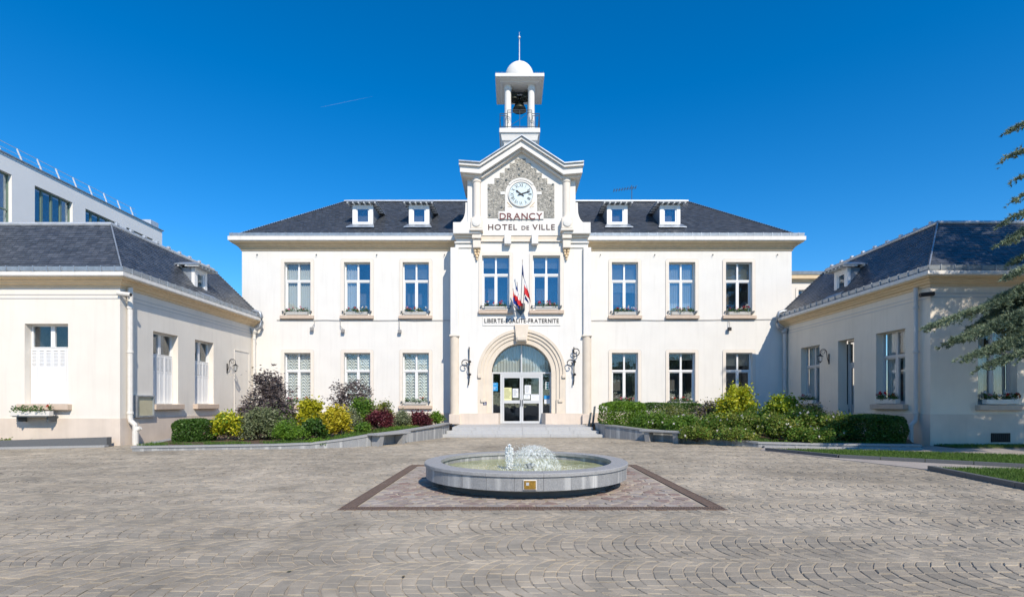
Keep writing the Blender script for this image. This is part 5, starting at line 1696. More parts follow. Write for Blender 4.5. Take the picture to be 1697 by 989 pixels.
# ================================================================== FOUNTAIN
fo = empty('fountain', (FC[0], FC[1], 0), 'round grey granite fountain basin with low rim', 'fountain')
MB().lathe([(1.55, 0.0), (1.55, 0.17)], (0, 0, 0), 64).build('base_drum', M['granited'], fo, local=True)
n = 26
for k in range(n):
    a0, a1 = 2 * PI * k / n + 0.0012, 2 * PI * (k + 1) / n - 0.0012
    def ringseg(r0, r1, z0, z1, bev=0.0):
        q = MB()
        m_ = 4
        vs = []
        for j in range(m_ + 1):
            t = a0 + (a1 - a0) * j / m_
            c_, s_ = math.cos(t), math.sin(t)
            vs += [(r0 * c_, r0 * s_, z0), (r1 * c_, r1 * s_, z0), (r1 * c_, r1 * s_, z1 - bev), ((r1 - bev) * c_, (r1 - bev) * s_, z1), (r0 * c_, r0 * s_, z1)]
        fs = [(j * 5 + i, (j + 1) * 5 + i, (j + 1) * 5 + (i + 1) % 5, j * 5 + (i + 1) % 5) for j in range(m_) for i in range(5)]
        fs += [(0, 1, 2, 3, 4), tuple(range(m_ * 5, m_ * 5 + 5))]
        return q.add(vs, fs)
    ringseg(1.62, 1.86, 0.155, 0.368).build('wall_stone', M['granitest'], fo, local=True)
    if k % 2 == 0:
        a1 = 2 * PI * (k + 2) / n - 0.0012
        ringseg(1.59, 1.89, 0.372, 0.43, 0.012).build('coping_stone', M['granite'], fo, local=True)
MB().lathe([(1.62, 0.1), (1.62, 0.13)], (0, 0, 0), 48).build('basin_floor', M['granite'], fo, local=True)
wm = bpy.data.materials.new('pool_water')
wm.use_nodes = True
nt = wm.node_tree
b = nt.nodes['Principled BSDF']
b.inputs['Roughness'].default_value = 0.06
b.inputs['IOR'].default_value = 1.33
g = nt.nodes.new('ShaderNodeNewGeometry')
nz = nt.nodes.new('ShaderNodeTexNoise'); nz.inputs['Scale'].default_value = 2.2; nz.inputs['Detail'].default_value = 5
rp = nt.nodes.new('ShaderNodeValToRGB')
rp.color_ramp.elements[0].position = 0.35; rp.color_ramp.elements[1].position = 0.65
rp.color_ramp.elements[0].color = (0.24, 0.26, 0.09, 1); rp.color_ramp.elements[1].color = (0.47, 0.48, 0.25, 1)
nt.links.new(g.outputs['Position'], nz.inputs['Vector']); nt.links.new(nz.outputs['Fac'], rp.inputs[0]); nt.links.new(rp.outputs[0], b.inputs['Base Color'])
n2 = nt.nodes.new('ShaderNodeTexNoise'); n2.inputs['Scale'].default_value = 14; n2.inputs['Detail'].default_value = 3
nt.links.new(g.outputs['Position'], n2.inputs['Vector'])
bp = nt.nodes.new('ShaderNodeBump'); bp.inputs['Strength'].default_value = 0.35; bp.inputs['Distance'].default_value = 0.03
nt.links.new(n2.outputs['Fac'], bp.inputs['Height']); nt.links.new(bp.outputs[0], b.inputs['Normal'])
q = MB()
nr, na = 26, 64
vs = [(0, 0, 0.29)]
rnd = random.Random(4)
for i in range(1, nr + 1):
    for j in range(na):
        r_, a = 1.615 * i / nr, 2 * PI * j / na
        x, y = r_ * math.cos(a), r_ * math.sin(a)
        rip = 0.010 * math.exp(-r_ * 1.2) * math.sin(r_ * 26) + rnd.uniform(-0.004, 0.004) * (1.2 if r_ < 0.8 else 0.4)
        vs.append((x, y, 0.29 + rip))
fs = [(0, 1 + j, 1 + (j + 1) % na) for j in range(na)]
for i in range(nr - 1):
    for j in range(na): fs.append((1 + i * na + j, 1 + i * na + (j + 1) % na, 1 + (i + 1) * na + (j + 1) % na, 1 + (i + 1) * na + j))
tag(q.add(vs, fs).build('water', wm, fo, local=True, smooth=True), 'pale green pool water in the basin')
pl = empty('plaque', (PX(878, 7.93), 7.94, 0.2), 'small brass plaque on the front of the fountain', 'plaque')
xa, xb = PX(868.5, 7.93), PX(888, 7.93)
MB().bbox(xa - 0.012, xb + 0.012, 7.915, 7.94, 0.178, 0.335, 0.004).build('backplate', M['offwhite'], pl)
MB().bbox(xa, xb, 7.905, 7.914, 0.19, 0.322, 0.003).build('brass_plate', M['gold'], pl)
MB().box(xa + 0.03, xa + 0.075, 7.902, 7.9049, 0.25, 0.295).build('emblem', M['zincl'], pl)
# jets
jm = bpy.data.materials.new('spray')
jm.use_nodes = True
nt = jm.node_tree
b = nt.nodes['Principled BSDF']
b.inputs['Base Color'].default_value = (0.9, 0.93, 0.93, 1)
b.inputs['Roughness'].default_value = 0.35
b.inputs['Transmission Weight'].default_value = 0.12
b.inputs['IOR'].default_value = 1.33
jf = bpy.data.materials.new('water_film')
jf.use_nodes = True
nt = jf.node_tree
b = nt.nodes['Principled BSDF']
b.inputs['Base Color'].default_value = (0.85, 0.9, 0.88, 1)
b.inputs['Roughness'].default_value = 0.1
tp = nt.nodes.new('ShaderNodeBsdfTransparent')
ms = nt.nodes.new('ShaderNodeMixShader')
g = nt.nodes.new('ShaderNodeNewGeometry')
mp = nt.nodes.new('ShaderNodeMapping'); mp.inputs['Scale'].default_value = (1, 1, 0.4)
nz = nt.nodes.new('ShaderNodeTexNoise'); nz.inputs['Scale'].default_value = 22; nz.inputs['Detail'].default_value = 5
rp = nt.nodes.new('ShaderNodeValToRGB')
rp.color_ramp.elements[0].position = 0.45; rp.color_ramp.elements[1].position = 0.72
rp.color_ramp.elements[0].color = (0.05, 0.05, 0.05, 1); rp.color_ramp.elements[1].color = (0.6, 0.6, 0.6, 1)
nt.links.new(g.outputs['Position'], mp.inputs['Vector']); nt.links.new(mp.outputs[0], nz.inputs['Vector']); nt.links.new(nz.outputs['Fac'], rp.inputs[0])
nt.links.new(rp.outputs[0], ms.inputs[0]); nt.links.new(tp.outputs[0], ms.inputs[1]); nt.links.new(b.outputs[0], ms.inputs[2])
nt.links.new(ms.outputs[0], nt.nodes['Material Output'].inputs[0])


def octa(P, r, rng):
    """small droplets"""
    n = len(P)
    o = np.array([(1, 0, 0), (-1, 0, 0), (0, 1, 0), (0, -1, 0), (0, 0, 1.5), (0, 0, -1.5)], float)
    F = [(0, 2, 4), (2, 1, 4), (1, 3, 4), (3, 0, 4), (2, 0, 5), (1, 2, 5), (3, 1, 5), (0, 3, 5)]
    Q = P[:, None, :] + o[None] * (r * rng.uniform(0.4, 1.4, (n, 1)))[:, :, None]
    return np.concatenate([Q[:, f, :] for f in F])


rng = np.random.default_rng(12)
jt = empty('water_jet', (PX(884, 9.7), 9.7, 0.29), 'white mushroom-shaped water jet in the middle of the basin', 'water jet', 'fountain jets')
q = MB()
H, Rm = 0.40, 0.48
vs, fs = [], []
n, m_ = 40, 16
for i in range(m_ + 1):
    t = i / m_
    for j in range(n):
        a = 2 * PI * j / n
        rr = Rm * t ** 0.85 * (1 + 0.10 * math.sin(3 * a + 1) + 0.05 * math.sin(7 * a))
        z = H * (1 - (t ** 2.3)) + 0.03 * math.sin(5 * a) * t
        vs.append((rr * math.cos(a), rr * math.sin(a), max(z, 0.0) + 0.02 - 0.02 * t))
for i in range(m_):
    for j in range(n): fs.append((i * n + j, i * n + (j + 1) % n, (i + 1) * n + (j + 1) % n, (i + 1) * n + j))
MB().add(vs, fs).build('bell_film', jf, jt, local=True, smooth=True)
N = 2200
t = rng.random(N) ** 0.7
a = rng.uniform(0, 2 * PI, N)
rr = Rm * t ** 0.85 * (1 + 0.1 * np.sin(3 * a + 1)) + rng.normal(0, 0.025, N)
P = np.stack([rr * np.cos(a), rr * np.sin(a), np.maximum(0.0, H * (1 - t ** 2.3) + rng.normal(0, 0.02, N))], 1)
P[:500] = np.stack([rng.normal(-0.14, 0.13, 500), rng.normal(-0.05, 0.1, 500), H * 0.75 + rng.normal(0, 0.06, 500)], 1)
tag(quads('droplets', octa(P, 0.0042, rng), np.ones(N * 8), jm, jt), kind='stuff')
MB().lathe([(0.05, -0.1), (0.05, 0.02), (0.09, 0.06), (0.09, 0.08), (0.03, 0.1)], (-0.06, -0.05, 0), 12).build('nozzle', M['irongrey'], jt, local=True)
Q = np.stack([rng.normal(0, 0.38, 900), rng.normal(0, 0.34, 900), np.abs(rng.normal(0, 0.010, 900))], 1)
tag(quads('splashes', octa(Q, 0.0045, rng), np.ones(900 * 8), jm, jt), kind='stuff')
jt = empty('water_jet', (PX(844, 9.5), 9.5, 0.29), 'small thin spurt of water left of the main jet', 'water jet', 'fountain jets')
N = 700
s_ = rng.choice([-1, 0, 1], N)
z = rng.random(N) ** 0.8 * 0.46
P = np.stack([s_ * 0.028 + rng.normal(0, 0.018, N) + 0.03 * s_ * z, rng.normal(0, 0.03, N), z * (1 - 0.12 * np.abs(s_))], 1)
tag(quads('droplets', octa(P, 0.009, rng), np.ones(N * 8), jm, jt), kind='stuff')
MB().lathe([(0.03, 0.0), (0.026, 0.15), (0.02, 0.3), (0.008, 0.43)], (0, 0, 0), 10).build('stream', jf, jt, local=True)
MB().lathe([(0.03, -0.1), (0.03, 0.03), (0.015, 0.05)], (0.0, 0.0, 0), 10).build('nozzle', M['irongrey'], jt, local=True)

# ================================================================== STEPS AND PLANTER WALLS
st = empty('entrance_steps', (0.5, 24.5, 0), 'three pale granite steps leading up to the entrance', 'steps')
SX = 0.475
for i, (w_, ya, z) in enumerate(((3.62, 22.72, 0.14), (3.40, 23.10, 0.28), (3.19, 23.48, 0.42))):
    yb_ = (23.10, 23.48, 28.0)[i]
    n = 6 if i < 2 else 1
    for k in range(n):
        a, b = SX - w_ + 2 * w_ * k / n + 0.002, SX - w_ + 2 * w_ * (k + 1) / n - 0.002
        if i < 2: MB().bbox(a, b, ya, yb_ + 0.05, 0.001 if i == 0 else z - 0.16, z, 0.01).build('step_block', M['stepst'], st)
    if i == 2:
        for k in range(6):
            a, b = SX - w_ + 2 * w_ * k / 6 + 0.002, SX - w_ + 2 * w_ * (k + 1) / 6 - 0.002
            MB().bbox(a, b, ya, ya + 0.4, z - 0.16, z, 0.01).build('step_block', M['stepst'], st)
            for j in range(4): MB().bbox(a, b, ya + 0.404 + j * 1.0, ya + 1.4 + j * 1.0, z - 0.16, z - 0.001, 0.006).build('landing_slab', M['stepst'], st)


def planter(pts, label):
    """granite retaining wall following pts (x, y, height); panels and coping stones stay separate"""
    r = empty('planter_wall', (pts[len(pts) // 2][0], pts[len(pts) // 2][1], 0), label, 'planter wall', 'planter walls beside the steps')
    P = []
    for i in range(len(pts) - 1):
        a, b = Vector(pts[i]), Vector(pts[i + 1])
        n = max(1, round((b - a).length / 0.95))
        for k in range(n): P.append(a.lerp(b, k / n))
    P.append(Vector(pts[-1]))
    nrm = []
    for i in range(len(P)):
        d = P[min(i + 1, len(P) - 1)] - P[max(i - 1, 0)]
        d = Vector((d.x, d.y, 0)).normalized()
        nrm.append(Vector((-d.y, d.x, 0)))
    for i in range(len(P) - 1):
        a, b = P[i], P[i + 1]
        e = (b - a) * (0.002 / max(0.01, (b - a).length))
        a, b = a + e, b - e
        na, nb = nrm[i], nrm[i + 1]
        def hexa(o0, o1, z0a, z0b, z1a, z1b):
            A0, A1 = a + na * o0, a + na * o1
            B0, B1 = b + nb * o0, b + nb * o1
            v = [(A0.x, A0.y, z0a), (B0.x, B0.y, z0b), (B1.x, B1.y, z0b), (A1.x, A1.y, z0a), (A0.x, A0.y, z1a), (B0.x, B0.y, z1b), (B1.x, B1.y, z1b), (A1.x, A1.y, z1a)]
            return MB().add(v, [(0, 3, 2, 1), (4, 5, 6, 7), (0, 1, 5, 4), (1, 2, 6, 5), (2, 3, 7, 6), (3, 0, 4, 7)])
        hexa(0.0, 0.26, -0.02, -0.02, a.z - 0.056, b.z - 0.056).build('granite_panel', M['granitest'], r)
        hexa(-0.035, 0.30, a.z - 0.055, b.z - 0.055, a.z, b.z).build('coping_stone', M['granite'], r)
    return r, P, nrm


LP = [(-13.55, 20.6, 0.12), (-11.9, 16.25, 0.15), (-9.84, 16.7, 0.15), (-7.9, 17.0, 0.16), (-6.7, 17.2, 0.19), (-5.7, 17.55, 0.30), (-4.93, 18.1, 0.41), (-4.1, 19.7, 0.47), (-3.5, 21.2, 0.53), (-3.08, 22.4, 0.58), (-2.86, 23.7, 0.62)]
RP = [(3.80, 23.7, 0.62), (4.05, 22.5, 0.58), (5.27, 20.9, 0.46), (6.59, 19.75, 0.41), (7.6, 18.7, 0.30), (8.4, 17.7, 0.18), (10.0, 17.4, 0.16), (13.4, 17.0, 0.15)]
planter(LP, 'low pale-streaked granite wall edging the left flower bed')
planter(RP, 'low granite wall edging the right flower bed, its front in shade')


def bed(front, back, name, label):
    n = len(front)
    m_ = 10
    vs, fs = [], []
    rnd = random.Random(n)
    for i in range(n):
        for j in range(m_ + 1):
            t = j / m_
            f, b_ = front[i], back[i]
            z = f[2] - 0.05 + (b_[2] - f[2] + 0.05) * t + (rnd.uniform(-0.02, 0.03) if 0 < j < m_ else 0)
            vs.append((f[0] + (b_[0] - f[0]) * t, f[1] + (b_[1] - f[1]) * t, z))
    for i in range(n - 1):
        for j in range(m_):
            a = i * (m_ + 1) + j
            fs.append((a, a + 1, a + m_ + 2, a + m_ + 1))
    return tag(MB().add(vs, fs).build(name, M['earth'], smooth=True), label, kind='structure')


bed([(x + 0.12, y + 0.12, z) for x, y, z in LP], [(-13.82, 21.0, 0.15), (-13.82, 27.9, 0.3)] + [(-13.8 + (i - 2) * 1.32, 27.92, 0.35) for i in range(2, len(LP))], 'planting_bed', 'brown soil bed left of the steps')
bed([(x, y + 0.14, z) for x, y, z in RP], [(4.12, 27.92, 0.45)] + [(4.2 + i * 1.72, 27.92, 0.35) for i in range(1, len(RP) - 1)] + [(14.6, 19.2, 0.2)], 'planting_bed', 'brown soil bed right of the steps')


def bench(p0, p1, label):
    """stone slab on two flared supports, along p0->p1 in front of the planter wall"""
    a, b = Vector(p0), Vector(p1)
    d = (b - a)
    L = d.length
    r = empty('stone_bench', ((a.x + b.x) / 2, (a.y + b.y) / 2, 0), label, 'bench', 'stone benches', math.atan2(d.y, d.x))
    MB().bbox(-L / 2, L / 2, -0.24, 0.24, 0.385, 0.455, 0.008).build('seat', M['granite'], r, local=True)
    for s in (-1, 1):
        x = s * (L / 2 - 0.28)
        q = MB()
        w0, w1 = 0.10, 0.10
        q.add([(x - w0, -0.12, 0), (x + w0, -0.12, 0), (x + w0, 0.2, 0), (x - w0, 0.2, 0), (x - w1, -0.2, 0.384), (x + w1, -0.2, 0.384), (x + w1, 0.2, 0.384), (x - w1, 0.2, 0.384)],
              [(0, 3, 2, 1), (4, 5, 6, 7), (0, 1, 5, 4), (1, 2, 6, 5), (2, 3, 7, 6), (3, 0, 4, 7)])
        q.build('support', M['granite'], r, local=True)


bench((-4.80, 17.86), (-3.98, 19.45), 'grey stone bench against the left planter wall')
bench((5.15, 20.55), (6.45, 19.42), 'grey stone bench against the right planter wall')
# handrail stubs right of the steps
for i, (px, h_, lab) in enumerate(((975.5, 0.55, 'short dark leaning post right of the steps'), (982, 0.85, 'tall dark leaning post right of the steps'))):
    x = PX(px, 24.4)
    p = empty('rail_post', (x, 24.4, 0.5), lab, 'post')
    MB().add([(x - 0.045, 24.37, 0.42), (x + 0.045, 24.37, 0.42), (x + 0.045, 24.43, 0.42), (x - 0.045, 24.43, 0.42), (x + 0.06, 24.37, 0.5 + h_), (x + 0.15, 24.37, 0.52 + h_), (x + 0.15, 24.43, 0.52 + h_), (x + 0.06, 24.43, 0.5 + h_)],
             [(0, 3, 2, 1), (4, 5, 6, 7), (0, 1, 5, 4), (1, 2, 6, 5), (2, 3, 7, 6), (3, 0, 4, 7)]).build('post', M['irongrey'], p)
# low wall and kerb by the left pavilion
lwl = empty('low_wall', (-17, 17.2, 0), 'low slate-grey ramp wall in front of the left pavilion', 'low wall')
MB().add([(-20.5, 16.0, 0), (-13.98, 17.9, 0), (-13.98, 18.12, 0), (-20.5, 16.22, 0), (-20.5, 16.0, 0.2), (-13.98, 17.9, 0.33), (-13.98, 18.12, 0.33), (-20.5, 16.22, 0.2)],
         [(0, 3, 2, 1), (4, 5, 6, 7), (0, 1, 5, 4), (1, 2, 6, 5), (2, 3, 7, 6), (3, 0, 4, 7)]).build('wall_slab', M['granited'], lwl)
MB().add([(-20.5, 15.75, 0), (-13.9, 17.7, 0), (-13.9, 17.88, 0), (-20.5, 15.98, 0), (-20.5, 15.75, 0.07), (-13.9, 17.7, 0.07), (-13.9, 17.88, 0.07), (-20.5, 15.98, 0.07)],
         [(0, 3, 2, 1), (4, 5, 6, 7), (0, 1, 5, 4), (1, 2, 6, 5), (2, 3, 7, 6), (3, 0, 4, 7)]).build('kerb_slab', M['granite'], lwl)
# right: path, lawns, kerbs
tag(MB().prism([(8.5, 17.5), (7.9, 16.5), (9.3, 12.0), (9.6, 8.5), (30, 8.5), (30, 19), (13.6, 18.0), (13.3, 16.9)], -0.02, 0.012, 'z').build('path', M['path']), 'pinkish concrete path beside the right pavilion', kind='structure')
lawn1 = [(8.08, 16.33), (8.97, 14.25), (11.9, 12.1), (17, 9.6), (24, 9.6), (24, 13.0), (14.4, 14.4), (10.3, 16.1)]
lawn2 = [(9.4, 11.6), (9.0, 9.2), (8.7, 6.0), (18, 6.0), (16, 8.4), (11.3, 11.4)]
lawn3 = [(14.75, 17.2), (26, 17.0), (26, 18.15), (14.75, 18.15)]


def inpoly(P, poly):
    x, y = P[:, 0], P[:, 1]
    r = np.zeros(len(P), bool)
    n = len(poly)
    for i in range(n):
        x1, y1 = poly[i]
        x2, y2 = poly[(i + 1) % n]
        c = ((y1 > y) != (y2 > y)) & (x < (x2 - x1) * (y - y1) / (y2 - y1 + 1e-12) + x1)
        r ^= c
    return r


def lawn(poly, label, seed, dens, kerb=None):
    o = tag(MB().prism(poly, -0.01, 0.05, 'z').build('lawn', M['turf']), label, kind='structure')
    rng = np.random.default_rng(seed)
    A = np.array(poly)
    lo, hi = A.min(axis=0), A.max(axis=0)
    hi = np.minimum(hi, (20, 99))
    n = int((hi - lo).prod() * dens)
    P = rng.uniform(lo, hi, (n, 2))
    P = P[inpoly(P, poly)]
    n = len(P)
    h = rng.uniform(0.03, 0.085, n)
    a = rng.uniform(0, 2 * PI, n)
    w_ = 0.007
    dx, dy = np.cos(a) * w_, np.sin(a) * w_
    lx, ly = rng.normal(0, 0.025, n), rng.normal(0, 0.025, n)
    z0 = np.full(n, 0.048)
    V = np.stack([np.stack([P[:, 0] - dx, P[:, 1] - dy, z0], 1), np.stack([P[:, 0] + dx, P[:, 1] + dy, z0], 1), np.stack([P[:, 0] + lx, P[:, 1] + ly, z0 + h], 1)], 1)
    tag(quads('grass_blades', V, rng.random(n), M['grass'], o), kind='stuff')
    return o


lawn(lawn1, 'strip of short grass along the path on the right', 1, 1500)
lawn(lawn2, 'corner of lawn nearest the camera on the right', 2, 1700)
lawn(lawn3, 'thin grass verge at the foot of the right pavilion', 3, 900)


def kerb(pts, label, m='granited', w_=0.12, h_=0.10):
    r = empty('kerb', (pts[0][0], pts[0][1], 0), label, 'kerb')
    for i in range(len(pts) - 1):
        a, b = Vector((*pts[i], 0)), Vector((*pts[i + 1], 0))
        n = max(1, round((b - a).length / 1.0))
        nr = Vector((-(b - a).y, (b - a).x, 0)).normalized()
        for k in range(n):
            p, q_ = a.lerp(b, k / n + 0.002), a.lerp(b, (k + 1) / n - 0.002)
            p0, p1, q0, q1 = p - nr * w_ / 2, p + nr * w_ / 2, q_ - nr * w_ / 2, q_ + nr * w_ / 2
            MB().add([(v.x, v.y, 0) for v in (p0, q0, q1, p1)] + [(v.x, v.y, h_) for v in (p0, q0, q1, p1)], [(0, 3, 2, 1), (4, 5, 6, 7), (0, 1, 5, 4), (1, 2, 6, 5), (2, 3, 7, 6), (3, 0, 4, 7)]).build('kerb_stone', M[m], r)


kerb([(8.02, 16.36), (8.95, 14.2), (11.9, 12.0), (17, 9.5)], 'thin dark kerb along the front of the grass strip')
kerb([(9.4, 11.66), (8.98, 9.2), (8.68, 6.0)], 'thin dark kerb along the lawn corner on the right')
kerb([(8.5, 17.55), (13.3, 16.85)], 'pale kerb in front of the right flower bed', 'granite', 0.2, 0.06)
# ------------------------------------------------------------------ contrail
cmt = bpy.data.materials.new('contrail_vapour')
cmt.use_nodes = True
nt = cmt.node_tree
b = nt.nodes['Principled BSDF']
b.inputs['Base Color'].default_value = (0.9, 0.9, 0.9, 1)
b.inputs['Alpha'].default_value = 0.045
D = 3000.0
A, B = Vector((PX(531, D), D, PZ(178, D))), Vector((PX(618, D), D, PZ(160, D)))
tag(MB().tube([A, A.lerp(B, 0.3), A.lerp(B, 0.7), B], [0.8, 1.6, 1.2, 0.3], 8).build('contrail', cmt, smooth=True), 'faint white vapour trail in the sky left of the tower', 'vapour trail', kind='stuff')
# ================================================================== VEGETATION
LEAF = dict(
    box=tonemat('leaf_box', [(0.025, 0.065, 0.010), (0.055, 0.125, 0.018), (0.11, 0.20, 0.03)], 0.5, transl=0.25),
    boxlight=tonemat('leaf_lightbox', [(0.055, 0.13, 0.012), (0.13, 0.25, 0.02), (0.23, 0.36, 0.04)], 0.5, transl=0.3),
    yellow=tonemat('leaf_yellow', [(0.28, 0.28, 0.012), (0.50, 0.48, 0.02), (0.66, 0.63, 0.05)], 0.5, transl=0.3),
    gold=tonemat('leaf_gold', [(0.30, 0.22, 0.015), (0.50, 0.42, 0.02), (0.60, 0.55, 0.06)], 0.5, transl=0.3),
    lime=tonemat('leaf_lime', [(0.18, 0.25, 0.015), (0.36, 0.43, 0.025), (0.50, 0.55, 0.05)], 0.5, transl=0.3),
    grey=tonemat('leaf_greygreen', [(0.07, 0.10, 0.035), (0.15, 0.18, 0.08), (0.30, 0.32, 0.19)], 0.6, transl=0.25),
    pale=tonemat('leaf_pale', [(0.10, 0.13, 0.05), (0.20, 0.23, 0.12), (0.34, 0.35, 0.22)], 0.6, transl=0.25),
    green=tonemat('leaf_green', [(0.045, 0.11, 0.015), (0.11, 0.22, 0.025), (0.23, 0.34, 0.05)], 0.5, transl=0.35),
    olive=tonemat('leaf_olive', [(0.08, 0.125, 0.02), (0.19, 0.24, 0.04), (0.38, 0.36, 0.08)], 0.55, transl=0.35),
    purple=tonemat('leaf_purple', [(0.06, 0.048, 0.047), (0.125, 0.10, 0.097), (0.23, 0.19, 0.18)], 0.5, transl=0.15),
    red=tonemat('leaf_red', [(0.05, 0.012, 0.016), (0.11, 0.02, 0.028), (0.20, 0.045, 0.05)], 0.5, transl=0.2),
    cedar=tonemat('cedar_needles', [(0.065, 0.105, 0.065), (0.19, 0.25, 0.155), (0.40, 0.46, 0.29)], 0.6, transl=0.15),
    white=tonemat('rose_petals', [(0.75, 0.72, 0.68), (0.8, 0.78, 0.74), (0.75, 0.6, 0.55)], 0.6, transl=0.2),
)


def shrub(name, label, c, rx, ry, h, leaf, size, n, seed, clumps=40, spread=0.2, shell=0.6, asp=0.6, box=0.0, flowers=0, mat2=None, frac2=0.0, stems=9, feather=False, group='shrubs in the flower beds'):
    """foliage in many small clumps spread through the volume, on real stems"""
    rng = np.random.default_rng(seed)
    r = empty(name, c, label, 'hedge' if 'hedge' in name else 'shrub', group)
    k = clumps
    d = rng.normal(size=(k, 3))
    d /= np.linalg.norm(d, axis=1)[:, None]
    size = size * 1.55
    if box:
        n = int(n * 1.7)
        # clipped block: leaves in a thin skin on a rounded box
        d = rng.normal(size=(n, 3))
        d /= np.linalg.norm(d, axis=1)[:, None]
        d = rng.uniform(-1, 1, (n, 3))
        ax_ = rng.choice([0, 1, 2], n, p=[0.2, 0.4, 0.4])
        d[np.arange(n), ax_] = np.where(rng.random(n) < np.where(ax_ == 0, 0.5, np.where(ax_ == 1, 0.2, 0.85)), 1, -1)
        qn = 2 + 7 * box
        d /= (np.abs(d) ** qn).sum(axis=1, keepdims=True) ** (1 / qn)
        rad = 1 - np.abs(rng.normal(0, 0.05, (n, 1))) - (rng.random((n, 1)) < 0.42) * rng.random((n, 1)) * 0.45
        lump = 1 + 0.03 * np.sin(d[:, :1] * 7 + seed) + 0.025 * np.sin(d[:, 2:] * 6 + d[:, :1] * 9)
        P = d * rad * lump * (rx, ry, h / 2) + (0, 0, h / 2)
        P[:, 2] = np.maximum(P[:, 2], 0.02)
        C = P[:k]
        tone = np.clip(rng.normal(0.5, 0.25, n), 0, 1)
    else:
        d[:, 2] = np.abs(d[:, 2]) * 1.15 - 0.3
        rad = shell + (1 - shell) * rng.random((k, 1)) ** 0.6
        wob = 1 + rng.normal(0, 0.09, (k, 1))
        cc = d * rad * wob * 0.86
        C = np.stack([cc[:, 0] * rx, cc[:, 1] * ry, h * (0.40 + 0.60 * cc[:, 2])], 1)
        C[:, 2] = np.clip(C[:, 2], 0.06, h * 0.96)
        n = int(n * 1.25)
        idx = rng.integers(0, k, n)
        sp = spread * 0.72 * min(rx, h)
        off = rng.normal(size=(n, 3)) * sp
        P = C[idx] + off
        core = rng.random(n) < 0.22
        P[core] *= (0.6, 0.6, 0.8)
        stray = rng.random(n) < 0.09
        P[stray] = (P[stray] - (0, 0, h * 0.4)) * rng.uniform(1.05, 1.3, (stray.sum(), 1)) + (0, 0, h * 0.4)
        P[:, 2] = np.maximum(P[:, 2], 0.02 + rng.random(n) * 0.08)
        tone = np.clip(rng.random(k)[idx] * 0.55 + rng.random(n) * 0.45, 0, 1)
    V = leafcloud(rng, P, size, 0.6, asp)
    if feather:
        # narrow leaflets in flat sprays
        V = leafcloud(rng, P, size * 0.95, 0.35, 0.34)
    if mat2:
        pick = rng.random(n) < frac2
        tag(quads('foliage', V[~pick], tone[~pick], LEAF[leaf], r), kind='stuff')
        tag(quads('foliage', V[pick], tone[pick], LEAF[mat2], r), kind='stuff')
    else:
        tag(quads('foliage', V, tone, LEAF[leaf], r), kind='stuff')
    q = MB()
    for i in range(stems):
        t = C[rng.integers(0, k)]
        b0 = Vector((rng.normal(0, 0.05), rng.normal(0, 0.05), -0.05))
        q.tube([b0, Vector((t[0] * 0.45, t[1] * 0.45, t[2] * 0.55)), Vector(t)], [0.018, 0.012, 0.005], 5)
    q.build('stems', M['stem'], r, local=True)
    if flowers:
        top = C[rng.integers(0, k, flowers)] * (1.12, 1.12, 1.0) + rng.normal(size=(flowers, 3)) * 0.08
        top[:, 2] += 0.06
        F = np.concatenate([leafcloud(rng, p + rng.normal(size=(7, 3)) * 0.018, 0.055, 1.0, 0.95) for p in top])
        tag(quads('blossoms', F, rng.random(len(F)), LEAF['white'], r), kind='stuff')
    return r


def SH(name, label, x0, x1, yt, d, zb, leaf, size, n, seed, ry=None, **k):
    c = (PX((x0 + x1) / 2, d), d, zb)
    rx = PX(x1, d) - c[0]
    return shrub(name, label, c, rx, ry or rx * 0.85, PZ(yt, d) - zb, leaf, size, n, seed, **k)


# left bed, front to back
SH('clipped_hedge', 'low dark green clipped hedge at the left end of the left bed', 295, 352, 694, 18.6, 0.06, 'box', 0.05, 5200, 1, clumps=90, spread=0.16, shell=0.75, box=0.35)
SH('golden_shrub', 'small yellow-green shrub next to the clipped hedge in the left bed', 348, 407, 674, 18.9, 0.06, 'yellow', 0.065, 3200, 2, clumps=55, spread=0.16, mat2='boxlight', frac2=0.28)
SH('variegated_shrub', 'broad grey-green shrub beside the leftmost yellow shrub', 393, 474, 670, 19.3, 0.06, 'grey', 0.055, 6500, 3, clumps=80, spread=0.17)
SH('elder_shrub', 'tall dark purple feathery shrub nearest the left pavilion', 398, 492, 599, 21.8, 0.15, 'purple', 0.10, 5000, 4, clumps=95, spread=0.14, shell=0.45, feather=True, stems=16)
SH('small_elder', 'little dark purple shrub left of the tall purple one', 393, 425, 655, 22.6, 0.15, 'purple', 0.09, 1100, 5, clumps=25, spread=0.22, feather=True)
SH('dark_shrub', 'dark shrub filling between the grey-green and tall yellow shrubs', 452, 497, 664, 20.3, 0.1, 'purple', 0.07, 2400, 6, clumps=40, mat2='green', frac2=0.25)
SH('low_shrub', 'bright green low feathery shrub at the front edge of the left bed', 452, 512, 692, 18.2, 0.08, 'boxlight', 0.05, 4200, 7, clumps=60, spread=0.17, asp=0.35)
SH('golden_shrub', 'tallest bright yellow shrub in the left bed', 487, 541, 649, 20.5, 0.12, 'yellow', 0.075, 3600, 8, clumps=55, spread=0.16)
SH('evergreen_shrub', 'dark green shrub between the two large yellow shrubs', 496, 545, 689, 18.7, 0.12, 'box', 0.065, 2600, 9, clumps=45)
SH('golden_shrub', 'golden yellow rounded shrub right of the dark green one', 530, 586, 668, 19.2, 0.16, 'gold', 0.07, 4200, 10, clumps=60, spread=0.16)
SH('elder_shrub', 'dark purple feathery shrub in front of the second ground-floor window', 541, 626, 608, 24.0, 0.25, 'purple', 0.10, 2500, 11, clumps=80, spread=0.12, shell=0.5, feather=True, stems=18)
SH('pale_shrub', 'pale grey-green shrub behind the golden shrub', 560, 600, 672, 20.8, 0.2, 'pale', 0.055, 2200, 12, clumps=40)
